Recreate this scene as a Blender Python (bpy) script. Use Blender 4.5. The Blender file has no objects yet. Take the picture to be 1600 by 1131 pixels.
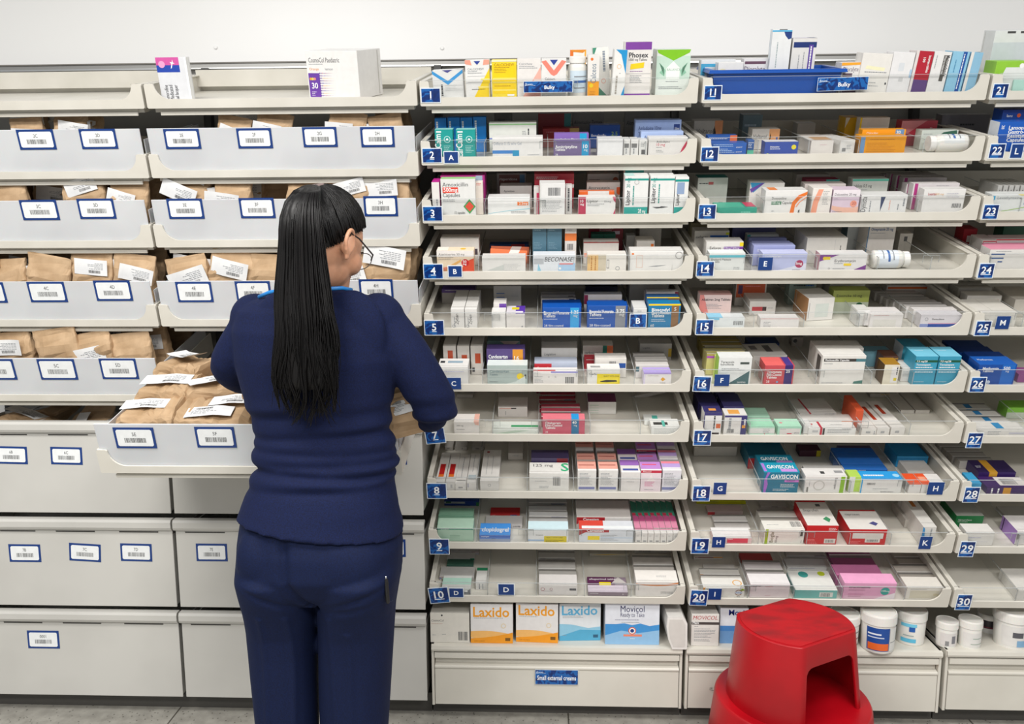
import bpy, math, random
from mathutils import Vector, Matrix, noise
random.seed(11)
SC = bpy.context.scene
COL = SC.collection
# ------------------------------------------------------------------ camera
F_PX = 1270.0
def _rot(yaw, pit, roll):
    cy, sy, cp, sp = math.cos(yaw), math.sin(yaw), math.cos(pit), math.sin(pit)
    fw = Vector((-sy*cp, cy*cp, -sp)); r = Vector((cy, sy, 0)); u = r.cross(fw)
    cr, sr = math.cos(roll), math.sin(roll)
    return r*cr+u*sr, u*cr-r*sr, fw
CR, CU, CF = _rot(math.radians(2.133), math.radians(8.03), math.radians(-.277))
CP = Vector((0, -2.2615, 1.4086))
cd = bpy.data.cameras.new('camera'); cam = bpy.data.objects.new('camera', cd); COL.objects.link(cam)
cd.sensor_fit = 'HORIZONTAL'; cd.sensor_width = 36; cd.lens = 36*F_PX/1600; cd.clip_start = .02
mw = Matrix((CR, CU, -CF)).transposed().to_4x4(); mw.translation = CP
cam.matrix_world = mw; SC.camera = cam
# ------------------------------------------------------------------ light
w = bpy.data.worlds.new('world'); SC.world = w; w.use_nodes = True
w.node_tree.nodes['Background'].inputs[0].default_value = (.93, .96, 1, 1)
w.node_tree.nodes['Background'].inputs[1].default_value = .30
def area(name, loc, sx, sy, power, tgt=None, col=(1, .975, .94)):
    l = bpy.data.lights.new(name, 'AREA'); l.shape = 'RECTANGLE'; l.size = sx; l.size_y = sy; l.energy = power; l.color = col
    o = bpy.data.objects.new(name, l); COL.objects.link(o); o.location = loc
    if tgt is not None: o.rotation_euler = (Vector(tgt)-Vector(loc)).to_track_quat('-Z', 'Y').to_euler()
    return o
area('ceiling_light_panel', (-1.2, -1.4, 2.75), 1.2, .6, 32)
area('ceiling_light_panel', (.9, -1.4, 2.75), 1.2, .6, 22)
area('ceiling_light_panel', (-1.1, -3.0, 2.75), 1.2, .6, 46)
area('ceiling_light_panel', (1.0, -3.0, 2.75), 1.2, .6, 42)
SC.view_settings.view_transform = 'Standard'; SC.view_settings.look = 'None'
SC.view_settings.gamma = 1; SC.view_settings.exposure = 0.6
try: SC.view_settings.use_curve_mapping = False
except Exception: pass
# ------------------------------------------------------------------ measuring helpers (photo pixel -> point on a real plane)
def ray(x, y): return CF + CR*((x-800)/F_PX) - CU*((y-565.5)/F_PX)
def hit(x, y, p, n):
    d = ray(x, y); n = Vector(n); return CP + d*((Vector(p)-CP).dot(n)/d.dot(n))
def onY(x, y, Y): return hit(x, y, (0, Y, 0), (0, 1, 0))
def onZ(x, y, Z): return hit(x, y, (0, 0, Z), (0, 0, 1))
# ------------------------------------------------------------------ materials
def s2l(h):
    h = h.lstrip('#')
    if len(h) == 3: h = ''.join(c*2 for c in h)
    v = [int(h[i:i+2], 16)/255 for i in (0, 2, 4)]
    return tuple(c/12.92 if c <= .04045 else ((c+.055)/1.055)**2.4 for c in v)+(1,)
MATS = {}
def mat(key, rough=None):
    """'#rrggbb' printed card, or a named material"""
    if key in MATS: return MATS[key]
    m = bpy.data.materials.new('mat_'+key.lstrip('#')); m.use_nodes = True; nt = m.node_tree; b = nt.nodes['Principled BSDF']
    MATS[key] = m
    def cmix(c1, c2, scale, detail=3, lo=.35, hi=.65, coord='Object', sc=None, dist=0):
        tc = nt.nodes.new('ShaderNodeTexCoord'); n = nt.nodes.new('ShaderNodeTexNoise'); n.inputs['Scale'].default_value = scale; n.inputs['Detail'].default_value = detail
        n.inputs['Distortion'].default_value = dist
        src = tc.outputs[coord]
        if sc:
            mp = nt.nodes.new('ShaderNodeMapping'); mp.inputs['Scale'].default_value = sc; nt.links.new(src, mp.inputs[0]); src = mp.outputs[0]
        nt.links.new(src, n.inputs['Vector'])
        r = nt.nodes.new('ShaderNodeValToRGB'); r.color_ramp.elements[0].position = lo; r.color_ramp.elements[1].position = hi
        r.color_ramp.elements[0].color = c1; r.color_ramp.elements[1].color = c2
        nt.links.new(n.outputs['Fac'], r.inputs[0]); return r, n
    def bump(n, strength, dist=.002):
        bp = nt.nodes.new('ShaderNodeBump'); bp.inputs['Strength'].default_value = strength; bp.inputs['Distance'].default_value = dist
        nt.links.new(n.outputs['Fac'], bp.inputs['Height']); nt.links.new(bp.outputs[0], b.inputs['Normal'])
    if key.startswith('#'):
        c = s2l(key); b.inputs['Base Color'].default_value = c; b.inputs['Roughness'].default_value = .42 if rough is None else rough
        r, n = cmix(tuple(x*.95 for x in c[:3])+(1,), c, 60); nt.links.new(r.outputs[0], b.inputs['Base Color'])
    elif key == 'plastic':      # cream tray plastic
        r, n = cmix(s2l('#d0ccc1'), s2l('#dbd7cd'), 7); nt.links.new(r.outputs[0], b.inputs['Base Color']); b.inputs['Roughness'].default_value = .38
    elif key == 'frost':        # frosted white bin front
        r, n = cmix(s2l('#c0c2c5'), s2l('#cdcfd1'), 5, 2); nt.links.new(r.outputs[0], b.inputs['Base Color']); b.inputs['Roughness'].default_value = .33
        b.inputs['Subsurface Weight'].default_value = .1; b.inputs['Subsurface Scale'].default_value = .01
    elif key == 'enamel':       # painted steel drawers
        r, n = cmix(s2l('#bfbdb7'), s2l('#c9c7c1'), 3, 4); nt.links.new(r.outputs[0], b.inputs['Base Color']); b.inputs['Roughness'].default_value = .36
    elif key == 'enamel_warm':
        r, n = cmix(s2l('#cbc7bc'), s2l('#d6d2c7'), 4, 4); nt.links.new(r.outputs[0], b.inputs['Base Color']); b.inputs['Roughness'].default_value = .36
    elif key == 'wall':
        r, n = cmix(s2l('#eeedea'), s2l('#f3f2f0'), 1.5, 2); nt.links.new(r.outputs[0], b.inputs['Base Color']); b.inputs['Roughness'].default_value = .4
    elif key == 'backgrey':
        r, n = cmix(s2l('#8a8883'), s2l('#989690'), 3, 2); nt.links.new(r.outputs[0], b.inputs['Base Color']); b.inputs['Roughness'].default_value = .6
    elif key == 'metal':
        b.inputs['Base Color'].default_value = s2l('#9c9b98'); b.inputs['Metallic'].default_value = .6; b.inputs['Roughness'].default_value = .45
    elif key == 'steel':
        b.inputs['Base Color'].default_value = s2l('#d8d8d6'); b.inputs['Metallic'].default_value = 1; b.inputs['Roughness'].default_value = .3
    elif key == 'floor':
        tc = nt.nodes.new('ShaderNodeTexCoord')
        r, n = cmix(s2l('#8d8a82'), s2l('#a9a69d'), 26, 6, .3, .7)
        v = nt.nodes.new('ShaderNodeTexVoronoi'); v.inputs['Scale'].default_value = 70; nt.links.new(tc.outputs['Object'], v.inputs['Vector'])
        rr = nt.nodes.new('ShaderNodeValToRGB'); rr.color_ramp.elements[0].position = .10; rr.color_ramp.elements[1].position = .2
        rr.color_ramp.elements[0].color = s2l('#55524c'); rr.color_ramp.elements[1].color = (1, 1, 1, 1)
        nt.links.new(v.outputs['Distance'], rr.inputs[0])
        mx = nt.nodes.new('ShaderNodeMix'); mx.data_type = 'RGBA'; mx.blend_type = 'MULTIPLY'; mx.inputs[0].default_value = .8
        nt.links.new(r.outputs[0], mx.inputs[6]); nt.links.new(rr.outputs[0], mx.inputs[7])
        br = nt.nodes.new('ShaderNodeTexBrick'); br.offset = 0; br.inputs['Scale'].default_value = 1; br.inputs['Brick Width'].default_value = .6; br.inputs['Row Height'].default_value = .6
        br.inputs['Mortar Size'].default_value = .0025; br.inputs['Color1'].default_value = (1, 1, 1, 1); br.inputs['Color2'].default_value = (1, 1, 1, 1); br.inputs['Mortar'].default_value = (.25, .24, .22, 1)
        mp = nt.nodes.new('ShaderNodeMapping'); mp.inputs['Location'].default_value = (-.08, .1, 0); nt.links.new(tc.outputs['Object'], mp.inputs[0]); nt.links.new(mp.outputs[0], br.inputs['Vector'])
        m2 = nt.nodes.new('ShaderNodeMix'); m2.data_type = 'RGBA'; m2.blend_type = 'MULTIPLY'; m2.inputs[0].default_value = 1
        nt.links.new(mx.outputs[2], m2.inputs[6]); nt.links.new(br.outputs['Color'], m2.inputs[7]); nt.links.new(m2.outputs[2], b.inputs['Base Color'])
        b.inputs['Roughness'].default_value = .5
    elif key == 'acrylic':
        nt.nodes.remove(b); out = nt.nodes['Material Output']
        t = nt.nodes.new('ShaderNodeBsdfTransparent'); t.inputs[0].default_value = (.985, .988, .988, 1)
        g = nt.nodes.new('ShaderNodeBsdfGlossy'); g.inputs['Roughness'].default_value = .08
        lw = nt.nodes.new('ShaderNodeLayerWeight'); lw.inputs[0].default_value = .5
        pw = nt.nodes.new('ShaderNodeMath'); pw.operation = 'POWER'; pw.inputs[1].default_value = 4; nt.links.new(lw.outputs['Facing'], pw.inputs[0])
        fr = nt.nodes.new('ShaderNodeMath'); fr.operation = 'MULTIPLY_ADD'; fr.inputs[1].default_value = .3; fr.inputs[2].default_value = .035; nt.links.new(pw.outputs[0], fr.inputs[0])
        mx = nt.nodes.new('ShaderNodeMixShader'); nt.links.new(fr.outputs[0], mx.inputs[0]); nt.links.new(t.outputs[0], mx.inputs[1]); nt.links.new(g.outputs[0], mx.inputs[2]); nt.links.new(mx.outputs[0], out.inputs[0])
    elif key == 'acrylic_edge':
        nt.nodes.remove(b); out = nt.nodes['Material Output']
        t = nt.nodes.new('ShaderNodeBsdfTransparent'); t.inputs[0].default_value = (.9, .92, .92, 1)
        g = nt.nodes.new('ShaderNodeBsdfDiffuse'); g.inputs[0].default_value = s2l('#cfd2d2')
        mx = nt.nodes.new('ShaderNodeMixShader'); mx.inputs[0].default_value = .5; nt.links.new(t.outputs[0], mx.inputs[1]); nt.links.new(g.outputs[0], mx.inputs[2]); nt.links.new(mx.outputs[0], out.inputs[0])
    elif key == 'plateblue':    # mottled blue print of the shelf labels
        r, n = cmix(s2l('#08357c'), s2l('#185fa8'), 55, 1, .49, .53, dist=1.2); nt.links.new(r.outputs[0], b.inputs['Base Color']); b.inputs['Roughness'].default_value = .3
        e = r.color_ramp.elements.new(.4); e.color = s2l('#09275e'); r.color_ramp.elements[0].position = .3
    elif key == 'kraft':
        r, n = cmix(s2l('#a0825f'), s2l('#c2a583'), 14, 5, .3, .7); nt.links.new(r.outputs[0], b.inputs['Base Color']); b.inputs['Roughness'].default_value = .75; bump(n, .9, .004)
    elif key == 'paper':
        r, n = cmix(s2l('#d9dadb'), s2l('#e9e9e8'), 12, 3); nt.links.new(r.outputs[0], b.inputs['Base Color']); b.inputs['Roughness'].default_value = .6
    elif key == 'scrubs':
        r, n = cmix(s2l('#070f2c'), s2l('#0a173e'), 420, 3); nt.links.new(r.outputs[0], b.inputs['Base Color']); b.inputs['Roughness'].default_value = .85; bump(n, .12, .0003)
        b.inputs['Sheen Weight'].default_value = .03; b.inputs['Sheen Tint'].default_value = s2l('#3a5aa8'); b.inputs['Specular IOR Level'].default_value = .25
    elif key == 'trousers':
        r, n = cmix(s2l('#040e2b'), s2l('#06163b'), 420, 3); nt.links.new(r.outputs[0], b.inputs['Base Color']); b.inputs['Roughness'].default_value = .8; bump(n, .12, .0003)
        b.inputs['Sheen Weight'].default_value = .03; b.inputs['Sheen Tint'].default_value = s2l('#3a5aa8'); b.inputs['Specular IOR Level'].default_value = .25
    elif key == 'hair':
        r, n = cmix(s2l('#040303'), s2l('#0f0b0a'), 60, 4, .4, .8, sc=(6, 6, .35)); nt.links.new(r.outputs[0], b.inputs['Base Color']); b.inputs['Roughness'].default_value = .42; b.inputs['Specular IOR Level'].default_value = .32
    elif key == 'skin':
        r, n = cmix(s2l('#c08b6c'), s2l('#d09b7c'), 30, 4); nt.links.new(r.outputs[0], b.inputs['Base Color']); b.inputs['Roughness'].default_value = .5
        b.inputs['Subsurface Weight'].default_value = .12; b.inputs['Subsurface Scale'].default_value = .01; b.inputs['Subsurface Radius'].default_value = (1, .35, .2)
    elif key == 'red':
        r, n = cmix(s2l('#96000e'), s2l('#b00414'), 5, 6); nt.links.new(r.outputs[0], b.inputs['Base Color']); b.inputs['Roughness'].default_value = .38; 
    elif key == 'redtop':
        r, n = cmix(s2l('#8f1018'), s2l('#b40816'), 9, 7, .38, .55, sc=(1, 2.2, 1)); nt.links.new(r.outputs[0], b.inputs['Base Color']); b.inputs['Roughness'].default_value = .6; bump(n, .5)
        e = r.color_ramp.elements.new(.2); e.color = s2l('#6e2a28')
    elif key == 'tub':
        b.inputs['Base Color'].default_value = s2l('#e2e0da'); b.inputs['Roughness'].default_value = .35; b.inputs['Subsurface Weight'].default_value = .1; b.inputs['Subsurface Scale'].default_value = .005
    elif key == 'basket':
        b.inputs['Base Color'].default_value = s2l('#0f4ea6'); b.inputs['Roughness'].default_value = .28
    elif key == 'black':
        b.inputs['Base Color'].default_value = s2l('#121212'); b.inputs['Roughness'].default_value = .5
    elif key == 'gold':
        b.inputs['Base Color'].default_value = s2l('#c79a33'); b.inputs['Metallic'].default_value = .85; b.inputs['Roughness'].default_value = .3
    return m
# ------------------------------------------------------------------ mesh builder
TXT = {}
def text_geo(s, style=''):
    k = (s, style)
    if k in TXT: return TXT[k]
    cu = bpy.data.curves.new('t', 'FONT'); cu.body = s; cu.resolution_u = 2; cu.size = 1
    if 'b' in style: cu.offset = .018
    if 'i' in style: cu.shear = .25
    ob = bpy.data.objects.new('t', cu); COL.objects.link(ob)
    dg = bpy.context.evaluated_depsgraph_get(); me = bpy.data.meshes.new_from_object(ob.evaluated_get(dg))
    vs = [(v.co.x, v.co.y) for v in me.vertices]; fs = [tuple(p.vertices) for p in me.polygons]
    bpy.data.objects.remove(ob); bpy.data.curves.remove(cu); bpy.data.meshes.remove(me)
    if vs:
        x0 = min(v[0] for v in vs); vs = [(v[0]-x0, v[1]) for v in vs]; W = max(v[0] for v in vs)
    else: W = 1
    TXT[k] = (vs, fs, W); return TXT[k]
class M:
    def __init__(s): s.v = []; s.f = []; s.m = []; s.mats = []; s.X = Matrix.Identity(4); s.smooth = False
    def mi(s, k):
        if k not in s.mats: s.mats.append(k)
        return s.mats.index(k)
    def add(s, vs, fs, k):
        o = len(s.v); s.v += [s.X @ Vector(v) for v in vs]; i = s.mi(k)
        for f in fs: s.f.append(tuple(o+a for a in f)); s.m.append(i)
    def box(s, a, b, k, c=0):
        (x0, y0, z0), (x1, y1, z1) = a, b
        if c <= 0:
            vs = [(x, y, z) for z in (z0, z1) for y in (y0, y1) for x in (x0, x1)]
            s.add(vs, [(0, 2, 3, 1), (4, 5, 7, 6), (0, 1, 5, 4), (2, 6, 7, 3), (0, 4, 6, 2), (1, 3, 7, 5)], k); return
        def p(i, j, l, ax):
            q = [x1-c if i else x0+c, y1-c if j else y0+c, z1-c if l else z0+c]
            q[ax] = ((x0, x1)[i], (y0, y1)[j], (z0, z1)[l])[ax]; return q
        vs = []; ix = {}
        for i in (0, 1):
            for j in (0, 1):
                for l in (0, 1):
                    for ax in (0, 1, 2): ix[i, j, l, ax] = len(vs); vs.append(p(i, j, l, ax))
        fs = []
        for ax in (0, 1, 2):
            b_, c_ = [a for a in (0, 1, 2) if a != ax]
            for sd in (0, 1):
                q = []
                for (e, g) in ((0, 0), (1, 0), (1, 1), (0, 1)):
                    t = [0, 0, 0]; t[ax] = sd; t[b_] = e; t[c_] = g; q.append(ix[t[0], t[1], t[2], ax])
                fs.append(tuple(q))
        for ax in (0, 1, 2):
            b_, c_ = [a for a in (0, 1, 2) if a != ax]
            for e in (0, 1):
                for g in (0, 1):
                    t0 = [0, 0, 0]; t0[b_] = e; t0[c_] = g; t1 = list(t0); t1[ax] = 1
                    fs.append((ix[t0[0], t0[1], t0[2], b_], ix[t1[0], t1[1], t1[2], b_], ix[t1[0], t1[1], t1[2], c_], ix[t0[0], t0[1], t0[2], c_]))
        for i in (0, 1):
            for j in (0, 1):
                for l in (0, 1): fs.append((ix[i, j, l, 0], ix[i, j, l, 1], ix[i, j, l, 2]))
        s.add(vs, fs, k)
    def prism(s, pts, y0, y1, k):     # polygon in xz, extruded along y
        n = len(pts); vs = [(p[0], y0, p[1]) for p in pts]+[(p[0], y1, p[1]) for p in pts]
        s.add(vs, [tuple(range(n)), tuple(range(2*n-1, n-1, -1))]+[(i, n+i, n+(i+1) % n, (i+1) % n) for i in range(n)], k)
    def poly(s, pts, k): s.add(pts, [tuple(range(len(pts)))], k)
    def loft(s, rings, k, cap=True):
        n = len(rings[0]); vs = [p for r in rings for p in r]; fs = []
        for a in range(len(rings)-1):
            for i in range(n): fs.append((a*n+i, a*n+(i+1) % n, (a+1)*n+(i+1) % n, (a+1)*n+i))
        if cap: fs += [tuple(range(n-1, -1, -1)), tuple((len(rings)-1)*n+i for i in range(n))]
        s.add(vs, fs, k)
    def tube(s, pts, rad, k, n=10, sq=1.0, side=None):
        pts = [Vector(p) for p in pts]; rings = []; prev = None
        for i, p in enumerate(pts):
            t = (pts[min(i+1, len(pts)-1)]-pts[max(i-1, 0)]).normalized()
            a = Vector(side) if side else (prev if prev else (Vector((0, 0, 1)) if abs(t.z) < .9 else Vector((1, 0, 0))))
            a = (a-t*a.dot(t)).normalized(); b = t.cross(a); prev = a
            r = rad[i] if isinstance(rad, (list, tuple)) else rad
            rings.append([p+a*(r*math.cos(2*math.pi*j/n))+b*(r*sq*math.sin(2*math.pi*j/n)) for j in range(n)])
        s.loft(rings, k)
    def lathe(s, prof, k, n=32, c=(0, 0, 0)):
        s.loft([[(c[0]+r*math.cos(2*math.pi*j/n), c[1]+r*math.sin(2*math.pi*j/n), c[2]+z) for j in range(n)] for r, z in prof], k)
    def ell(s, c, ax, k, n=20, fr=None):
        c = Vector(c); fr = fr or (Vector((1, 0, 0)), Vector((0, 1, 0)), Vector((0, 0, 1))); rings = []
        for i in range(1, n):
            th = math.pi*i/n
            rings.append([c-fr[2]*(ax[2]*math.cos(th))+fr[0]*(ax[0]*math.sin(th)*math.cos(2*math.pi*j/n))+fr[1]*(ax[1]*math.sin(th)*math.sin(2*math.pi*j/n)) for j in range(n)])
        s.loft(rings, k)
    def text(s, st, fn, h, maxw, k, style=''):
        """fn maps flat (x, y) metres to 3-D; h = cap height"""
        vs, fs, W = text_geo(st, style); sc = h/.69
        sx = min(sc, maxw/W) if maxw else sc
        if sx < sc*.6: sc = sx/.6
        s.add([fn(x*sx, y*sc) for x, y in vs], fs, k); return W*sx
    def build(s, name, parent=None, smooth=None, mw=None):
        me = bpy.data.meshes.new(name); me.from_pydata([tuple(v) for v in s.v], [], s.f)
        for k in s.mats: me.materials.append(mat(k))
        me.polygons.foreach_set('material_index', s.m)
        if smooth or (smooth is None and s.smooth): me.polygons.foreach_set('use_smooth', [True]*len(s.f))
        me.update(); o = bpy.data.objects.new(name, me); COL.objects.link(o)
        if parent: o.parent = parent
        if mw is not None: o.matrix_world = mw
        return o
def tag(o, label=None, cat=None, group=None, kind=None):
    if label: o['label'] = label
    if cat: o['category'] = cat
    if group: o['group'] = group
    if kind: o['kind'] = kind
    return o
def empty(name, mw):
    o = bpy.data.objects.new(name, None); COL.objects.link(o); o.empty_display_size = .02; o.matrix_world = mw; return o
def remesh(m, name, vox, parent=None, smooth_it=0, disp=None):
    o = m.build('tmp'); md = o.modifiers.new('r', 'REMESH'); md.mode = 'VOXEL'; md.voxel_size = vox
    if smooth_it:
        sm = o.modifiers.new('s', 'SMOOTH'); sm.factor = .5; sm.iterations = smooth_it
    dg = bpy.context.evaluated_depsgraph_get(); dg.update(); me = bpy.data.meshes.new_from_object(o.evaluated_get(dg))
    bpy.data.objects.remove(o)
    if disp:
        nn = [v.normal.copy() for v in me.vertices]
        for v, n_ in zip(me.vertices, nn): v.co = v.co+n_*disp(v.co, n_)
    me.materials.clear(); me.materials.append(mat(m.mats[0]))
    for p in me.polygons: p.use_smooth = True; p.material_index = 0
    me.name = name; ob = bpy.data.objects.new(name, me); COL.objects.link(ob)
    if parent: ob.parent = parent
    return ob
# ================================================================== THE ROOM
m = M(); m.box((-6, -6, -.05), (6, .46, 0), 'floor'); tag(m.build('floor'), kind='structure')
m = M(); m.box((-6, .46, 0), (6, .56, 3.2), 'wall'); tag(m.build('wall_back'), kind='structure')
m = M(); m.box((-1.86, .444, .02), (1.95, .459, 1.9), 'backgrey'); tag(m.build('trim_1'), kind='structure')   # grey back panels behind the trays
m = M(); z0, z1 = onY(480, 105, .43)[2], onY(480, 96.5, .43)[2]
m.box((-6, .43, z0), (6, .459, z1), 'metal'); m.box((-6, .426, z0-.002), (6, .43, z0+.002), 'steel'); m.box((-6, .426, z1-.002), (6, .43, z1+.002), '#77736c')
tag(m.build('trim_2'), kind='structure')
# small screw caps on the wall panel
for (x, y) in ((337, 74), (691, 75)):
    p = onY(x, y, .459); m = M(); m.X = Matrix.Translation(p) @ Matrix.Rotation(math.pi/2, 4, 'X'); m.lathe([(.006, 0), (.006, .002), (.004, .003)], 'wall', 16)
    tag(m.build('screw_cap'), 'white round screw cap on the wall above the '+('top left shelf' if x < 500 else 'first numbered tray'), 'screw cap')
# ================================================================== SHELVING
TH = math.radians(15); TW = .742; TD = .385
SEAM = [-1.8325, -1.0826, -.3323, .4213, 1.1714, 1.9215]
ZR = {11: 1.787, 12: 1.631, 13: 1.475, 14: 1.321, 15: 1.164, 16: 1.005, 17: .861, 18: .693, 19: .540, 20: .377}
ZL = {1: 1.789, 2: 1.603, 3: 1.413, 4: 1.191, 5: .9745}
def frame(x, z, pull=0, y=0):
    return Matrix.Translation((x, y, z)) @ Matrix.Rotation(TH, 4, 'X') @ Matrix.Translation((0, -pull, 0))
def uw(F, x, y, v):
    """photo pixel -> (u, w) on the plane at depth v of tray frame F"""
    n = (F.to_3x3() @ Vector((0, 1, 0))); p = F @ Vector((0, v, 0)); q = F.inverted() @ hit(x, y, p, n); return q.x, q.z
def arc(cx, cz, r, a0, a1, n=8): return [(cx+r*math.cos(math.radians(a0+(a1-a0)*i/n)), cz+r*math.sin(math.radians(a0+(a1-a0)*i/n))) for i in range(n+1)]
FLR = .0165
def tray_body(root, W=TW, H=.064, lip=.022, r=.036, post=.02, deep=True):
    m = M()
    # moulded front: low lip rising in a hollow curve to a post at each end
    pts = [(.003, 0), (W-.003, 0), (W, .003), (W, H-.004), (W-.004, H)]
    pts += arc(W-post, H-.005, .005, 90, 180, 3)[0:]
    pts += arc(W-post-.005-r, lip+r, r, 0, -90, 10)
    pts += arc(post+.005+r, lip+r, r, 270, 180, 10)
    pts += arc(post, H-.005, .005, 0, 90, 3)
    pts += [(.004, H), (0, H-.004), (0, .003)]
    m.prism(pts, 0, .0045, 'plastic')
    m.box((.0005, .004, 0), (W-.0005, TD, FLR-.0006), 'plastic')
    m.box((0, .004, 0), (.004, TD, H), 'plastic', .0008); m.box((W-.004, .004, 0), (W, TD, H), 'plastic', .0008)
    m.box((.004, .004, H-.003), (.014, TD, H), 'plastic', .0008); m.box((W-.014, .004, H-.003), (W-.004, TD, H), 'plastic', .0008)
    m.box((.004, TD-.004, 0), (W-.004, TD, H), 'plastic')
    m.box((.004, .012, H-.0028), (post-.002, .0135, H+.0002), '#8d8a84'); m.box((W-post+.002, .012, H-.0028), (W-.004, .0135, H+.0002), '#8d8a84')
    o = m.build('tray_body', root)
    if not deep:
        m = M(); m.box((.028, .03, -.008), (W-.028, TD-.02, -.001), 'plastic', .001); m.build('support_rail', root); return o
    m = M(); m.box((.028, .012, -.020), (W-.028, .018, -.010), 'plastic', .001); m.box((.028, .018, -.013), (W-.028, TD-.02, -.001), 'plastic')
    m.box((.012, .02, -.012), (.045, .05, -.001), 'plastic'); m.box((W-.045, .02, -.012), (W-.012, .05, -.001), 'plastic')
    m.build('support_rail', root); return o
def clear_front(root, W=TW, H=.066, x0=.02, x1=None):
    x1 = x1 or W-.02; m = M(); m.box((x0, .0055, FLR), (x1, .0072, H), 'acrylic'); m.box((x0, .0053, H-.0009), (x1, .0074, H), 'acrylic_edge'); m.build('front_panel', root)
def divider(root, u, H=.052, D=.33, tab=0):
    m = M(); m.box((u-.0007, .0085, FLR), (u+.0007, D, H), 'acrylic')
    m.box((u-.0009, .0083, FLR), (u+.0009, .0093, H), 'acrylic_edge'); m.box((u-.0009, .0083, H-.0009), (u+.0009, D, H), 'acrylic_edge')
    if tab: m.box((u-.022, .012, H-.016), (u+.022, .0135, H+.004), 'acrylic'); m.box((u-.022, .0118, H+.003), (u+.022, .0137, H+.004), 'acrylic_edge'); m.box((u-.022, .0118, H-.016), (u-.021, .0137, H+.004), 'acrylic_edge'); m.box((u+.021, .0118, H-.016), (u+.022, .0137, H+.004), 'acrylic_edge')
    m.build('divider', root)
def plate(root, F, x, y, wpx, hpx, text, name, y_off=-.0014, plain=False, under=True, rot=0, tilt=0, border=True):
    u0, w0 = uw(F, x-wpx/2, y+hpx/2, y_off); u1, w1 = uw(F, x+wpx/2, y-hpx/2, y_off)
    cx, cz = (u0+u1)/2, (w0+w1)/2; W, H = u1-u0, w1-w0
    m = M(); m.X = Matrix.Translation((cx, y_off, cz)) @ Matrix.Rotation(math.radians(rot), 4, 'Y')
    b = .0022 if border else 0
    m.box((-W/2, 0, -H/2), (W/2, .001, H/2), '#e4ecf2'); m.box((-W/2+b, -.0004, -H/2+b), (W/2-b, 0, H/2-b), 'plateblue' if not plain else '#0f3a7c')
    h = H*(.44 if under else .4)
    if text:
        vs, fs, TWd = text_geo(text, 'b'); tw = TWd*h/.69
        zc = -h/2+(H*.05 if under else 0)
        m.text(text, lambda a, c: (-tw/2+a, -.0007, zc+c), h, None, '#f2f5f8', 'b')
        if under: m.box((-tw/2, -.0007, zc-H*.09), (tw/2, -.0004, zc-H*.05), '#f2f5f8')
    return m.build(name, root)
def bulky(root, F, x0, x1, y0, y1, text, name='sign_plate', off=-.002, rot=0):
    u0, w0 = uw(F, x0, y1, off); u1, w1 = uw(F, x1, y0, off); cx, cz = (u0+u1)/2, (w0+w1)/2; W, H = u1-u0, w1-w0
    m = M(); m.X = Matrix.Translation((cx, off, cz)) @ Matrix.Rotation(math.radians(rot), 4, 'Y')
    m.box((-W/2, 0, -H/2), (W/2, .001, H/2), '#dfe7ee'); m.box((-W/2+.001, -.0004, -H/2+.001), (W/2-.001, 0, H/2-.001), 'plateblue')
    m.text('Boots', lambda a, c: (-W/2+.004+a, -.0007, H/2-.0105+c), .006, W*.2, '#d6e4f4', 'i')
    m.tube([(-W/2+.003+W*.22*t, -.0006, H/2-.0118+.0022*math.sin(t*3)) for t in (0, .2, .4, .6, .8, 1)], .0004, '#d6e4f4', 4)
    h = H*.3; vs, fs, TWd = text_geo(text, 'b'); tw = min(TWd*h/.69, W*.9)
    m.text(text, lambda a, c: (-tw/2+a+(.004 if len(text) < 8 else 0), -.0007, -h*.62+c), h, W*.9, '#f2f5f8', 'b')
    return m.build(name, root)
TRAYS = {}
PLATES = {1: (673, 149), 2: (675, 243), 3: (676, 334), 4: (677, 424), 5: (678.5, 512), 7: (680, 681), 8: (682.5, 767), 9: (686.5, 854), 10: (686, 930),
          11: (1114, 145), 12: (1109, 241), 13: (1105, 331), 14: (1102, 420), 15: (1101, 511), 16: (1097, 600), 17: (1097.5, 684), 18: (1096, 771), 19: (1094, 853), 20: (1092, 934),
          21: (1563, 142), 22: (1558, 236), 23: (1548, 331), 24: (1541, 423), 25: (1536, 513), 26: (1528, 601), 27: (1523, 688), 28: (1518, 773), 29: (1511, 858), 30: (1506, 941)}
colname = {0: 'first', 1: 'second', 2: 'third'}
for c in range(3):
    for r in range(10):
        n = c*10+r+1; F = frame(SEAM[2+c]+.004, ZR[r+11]); TRAYS[n] = F
        root = empty('medicine_tray', F)
        tag(root, f'cream sloping plastic tray {n} with clear front, {colname[c]} numbered column of shelving', 'tray', 'sloping medicine trays')
        tray_body(root, deep=r < 4)
        if n != 14: clear_front(root)
        else: clear_front(root, x1=TW-.03)
        if n in PLATES: plate(root, F, *PLATES[n], 30, 24, str(n), 'number_plate', rot=(-6 if n in (7, 10) else 2 if n in (16, 20) else 0))
        TRAYS['r', n] = root
def bin_tray(x, z, pull, label, dz=0):
    F = frame(x, z+dz, pull); root = empty('bin_tray', F); tag(root, label, 'tray', 'deep frosted bin trays')
    tray_body(root, lip=.02, r=.042, post=.022)
    m = M(); PH = .132
    m.box((.006, .0055, FLR), (TW-.006, .009, PH), 'frost', .0008); m.build('front_panel', root)
    for a in (.004, TW-.0065): m = M(); m.box((a, .02, FLR), (a+.0025, TD-.03, PH-.03), 'frost'); m.build('side_liner', root)
    return F, root
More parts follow.
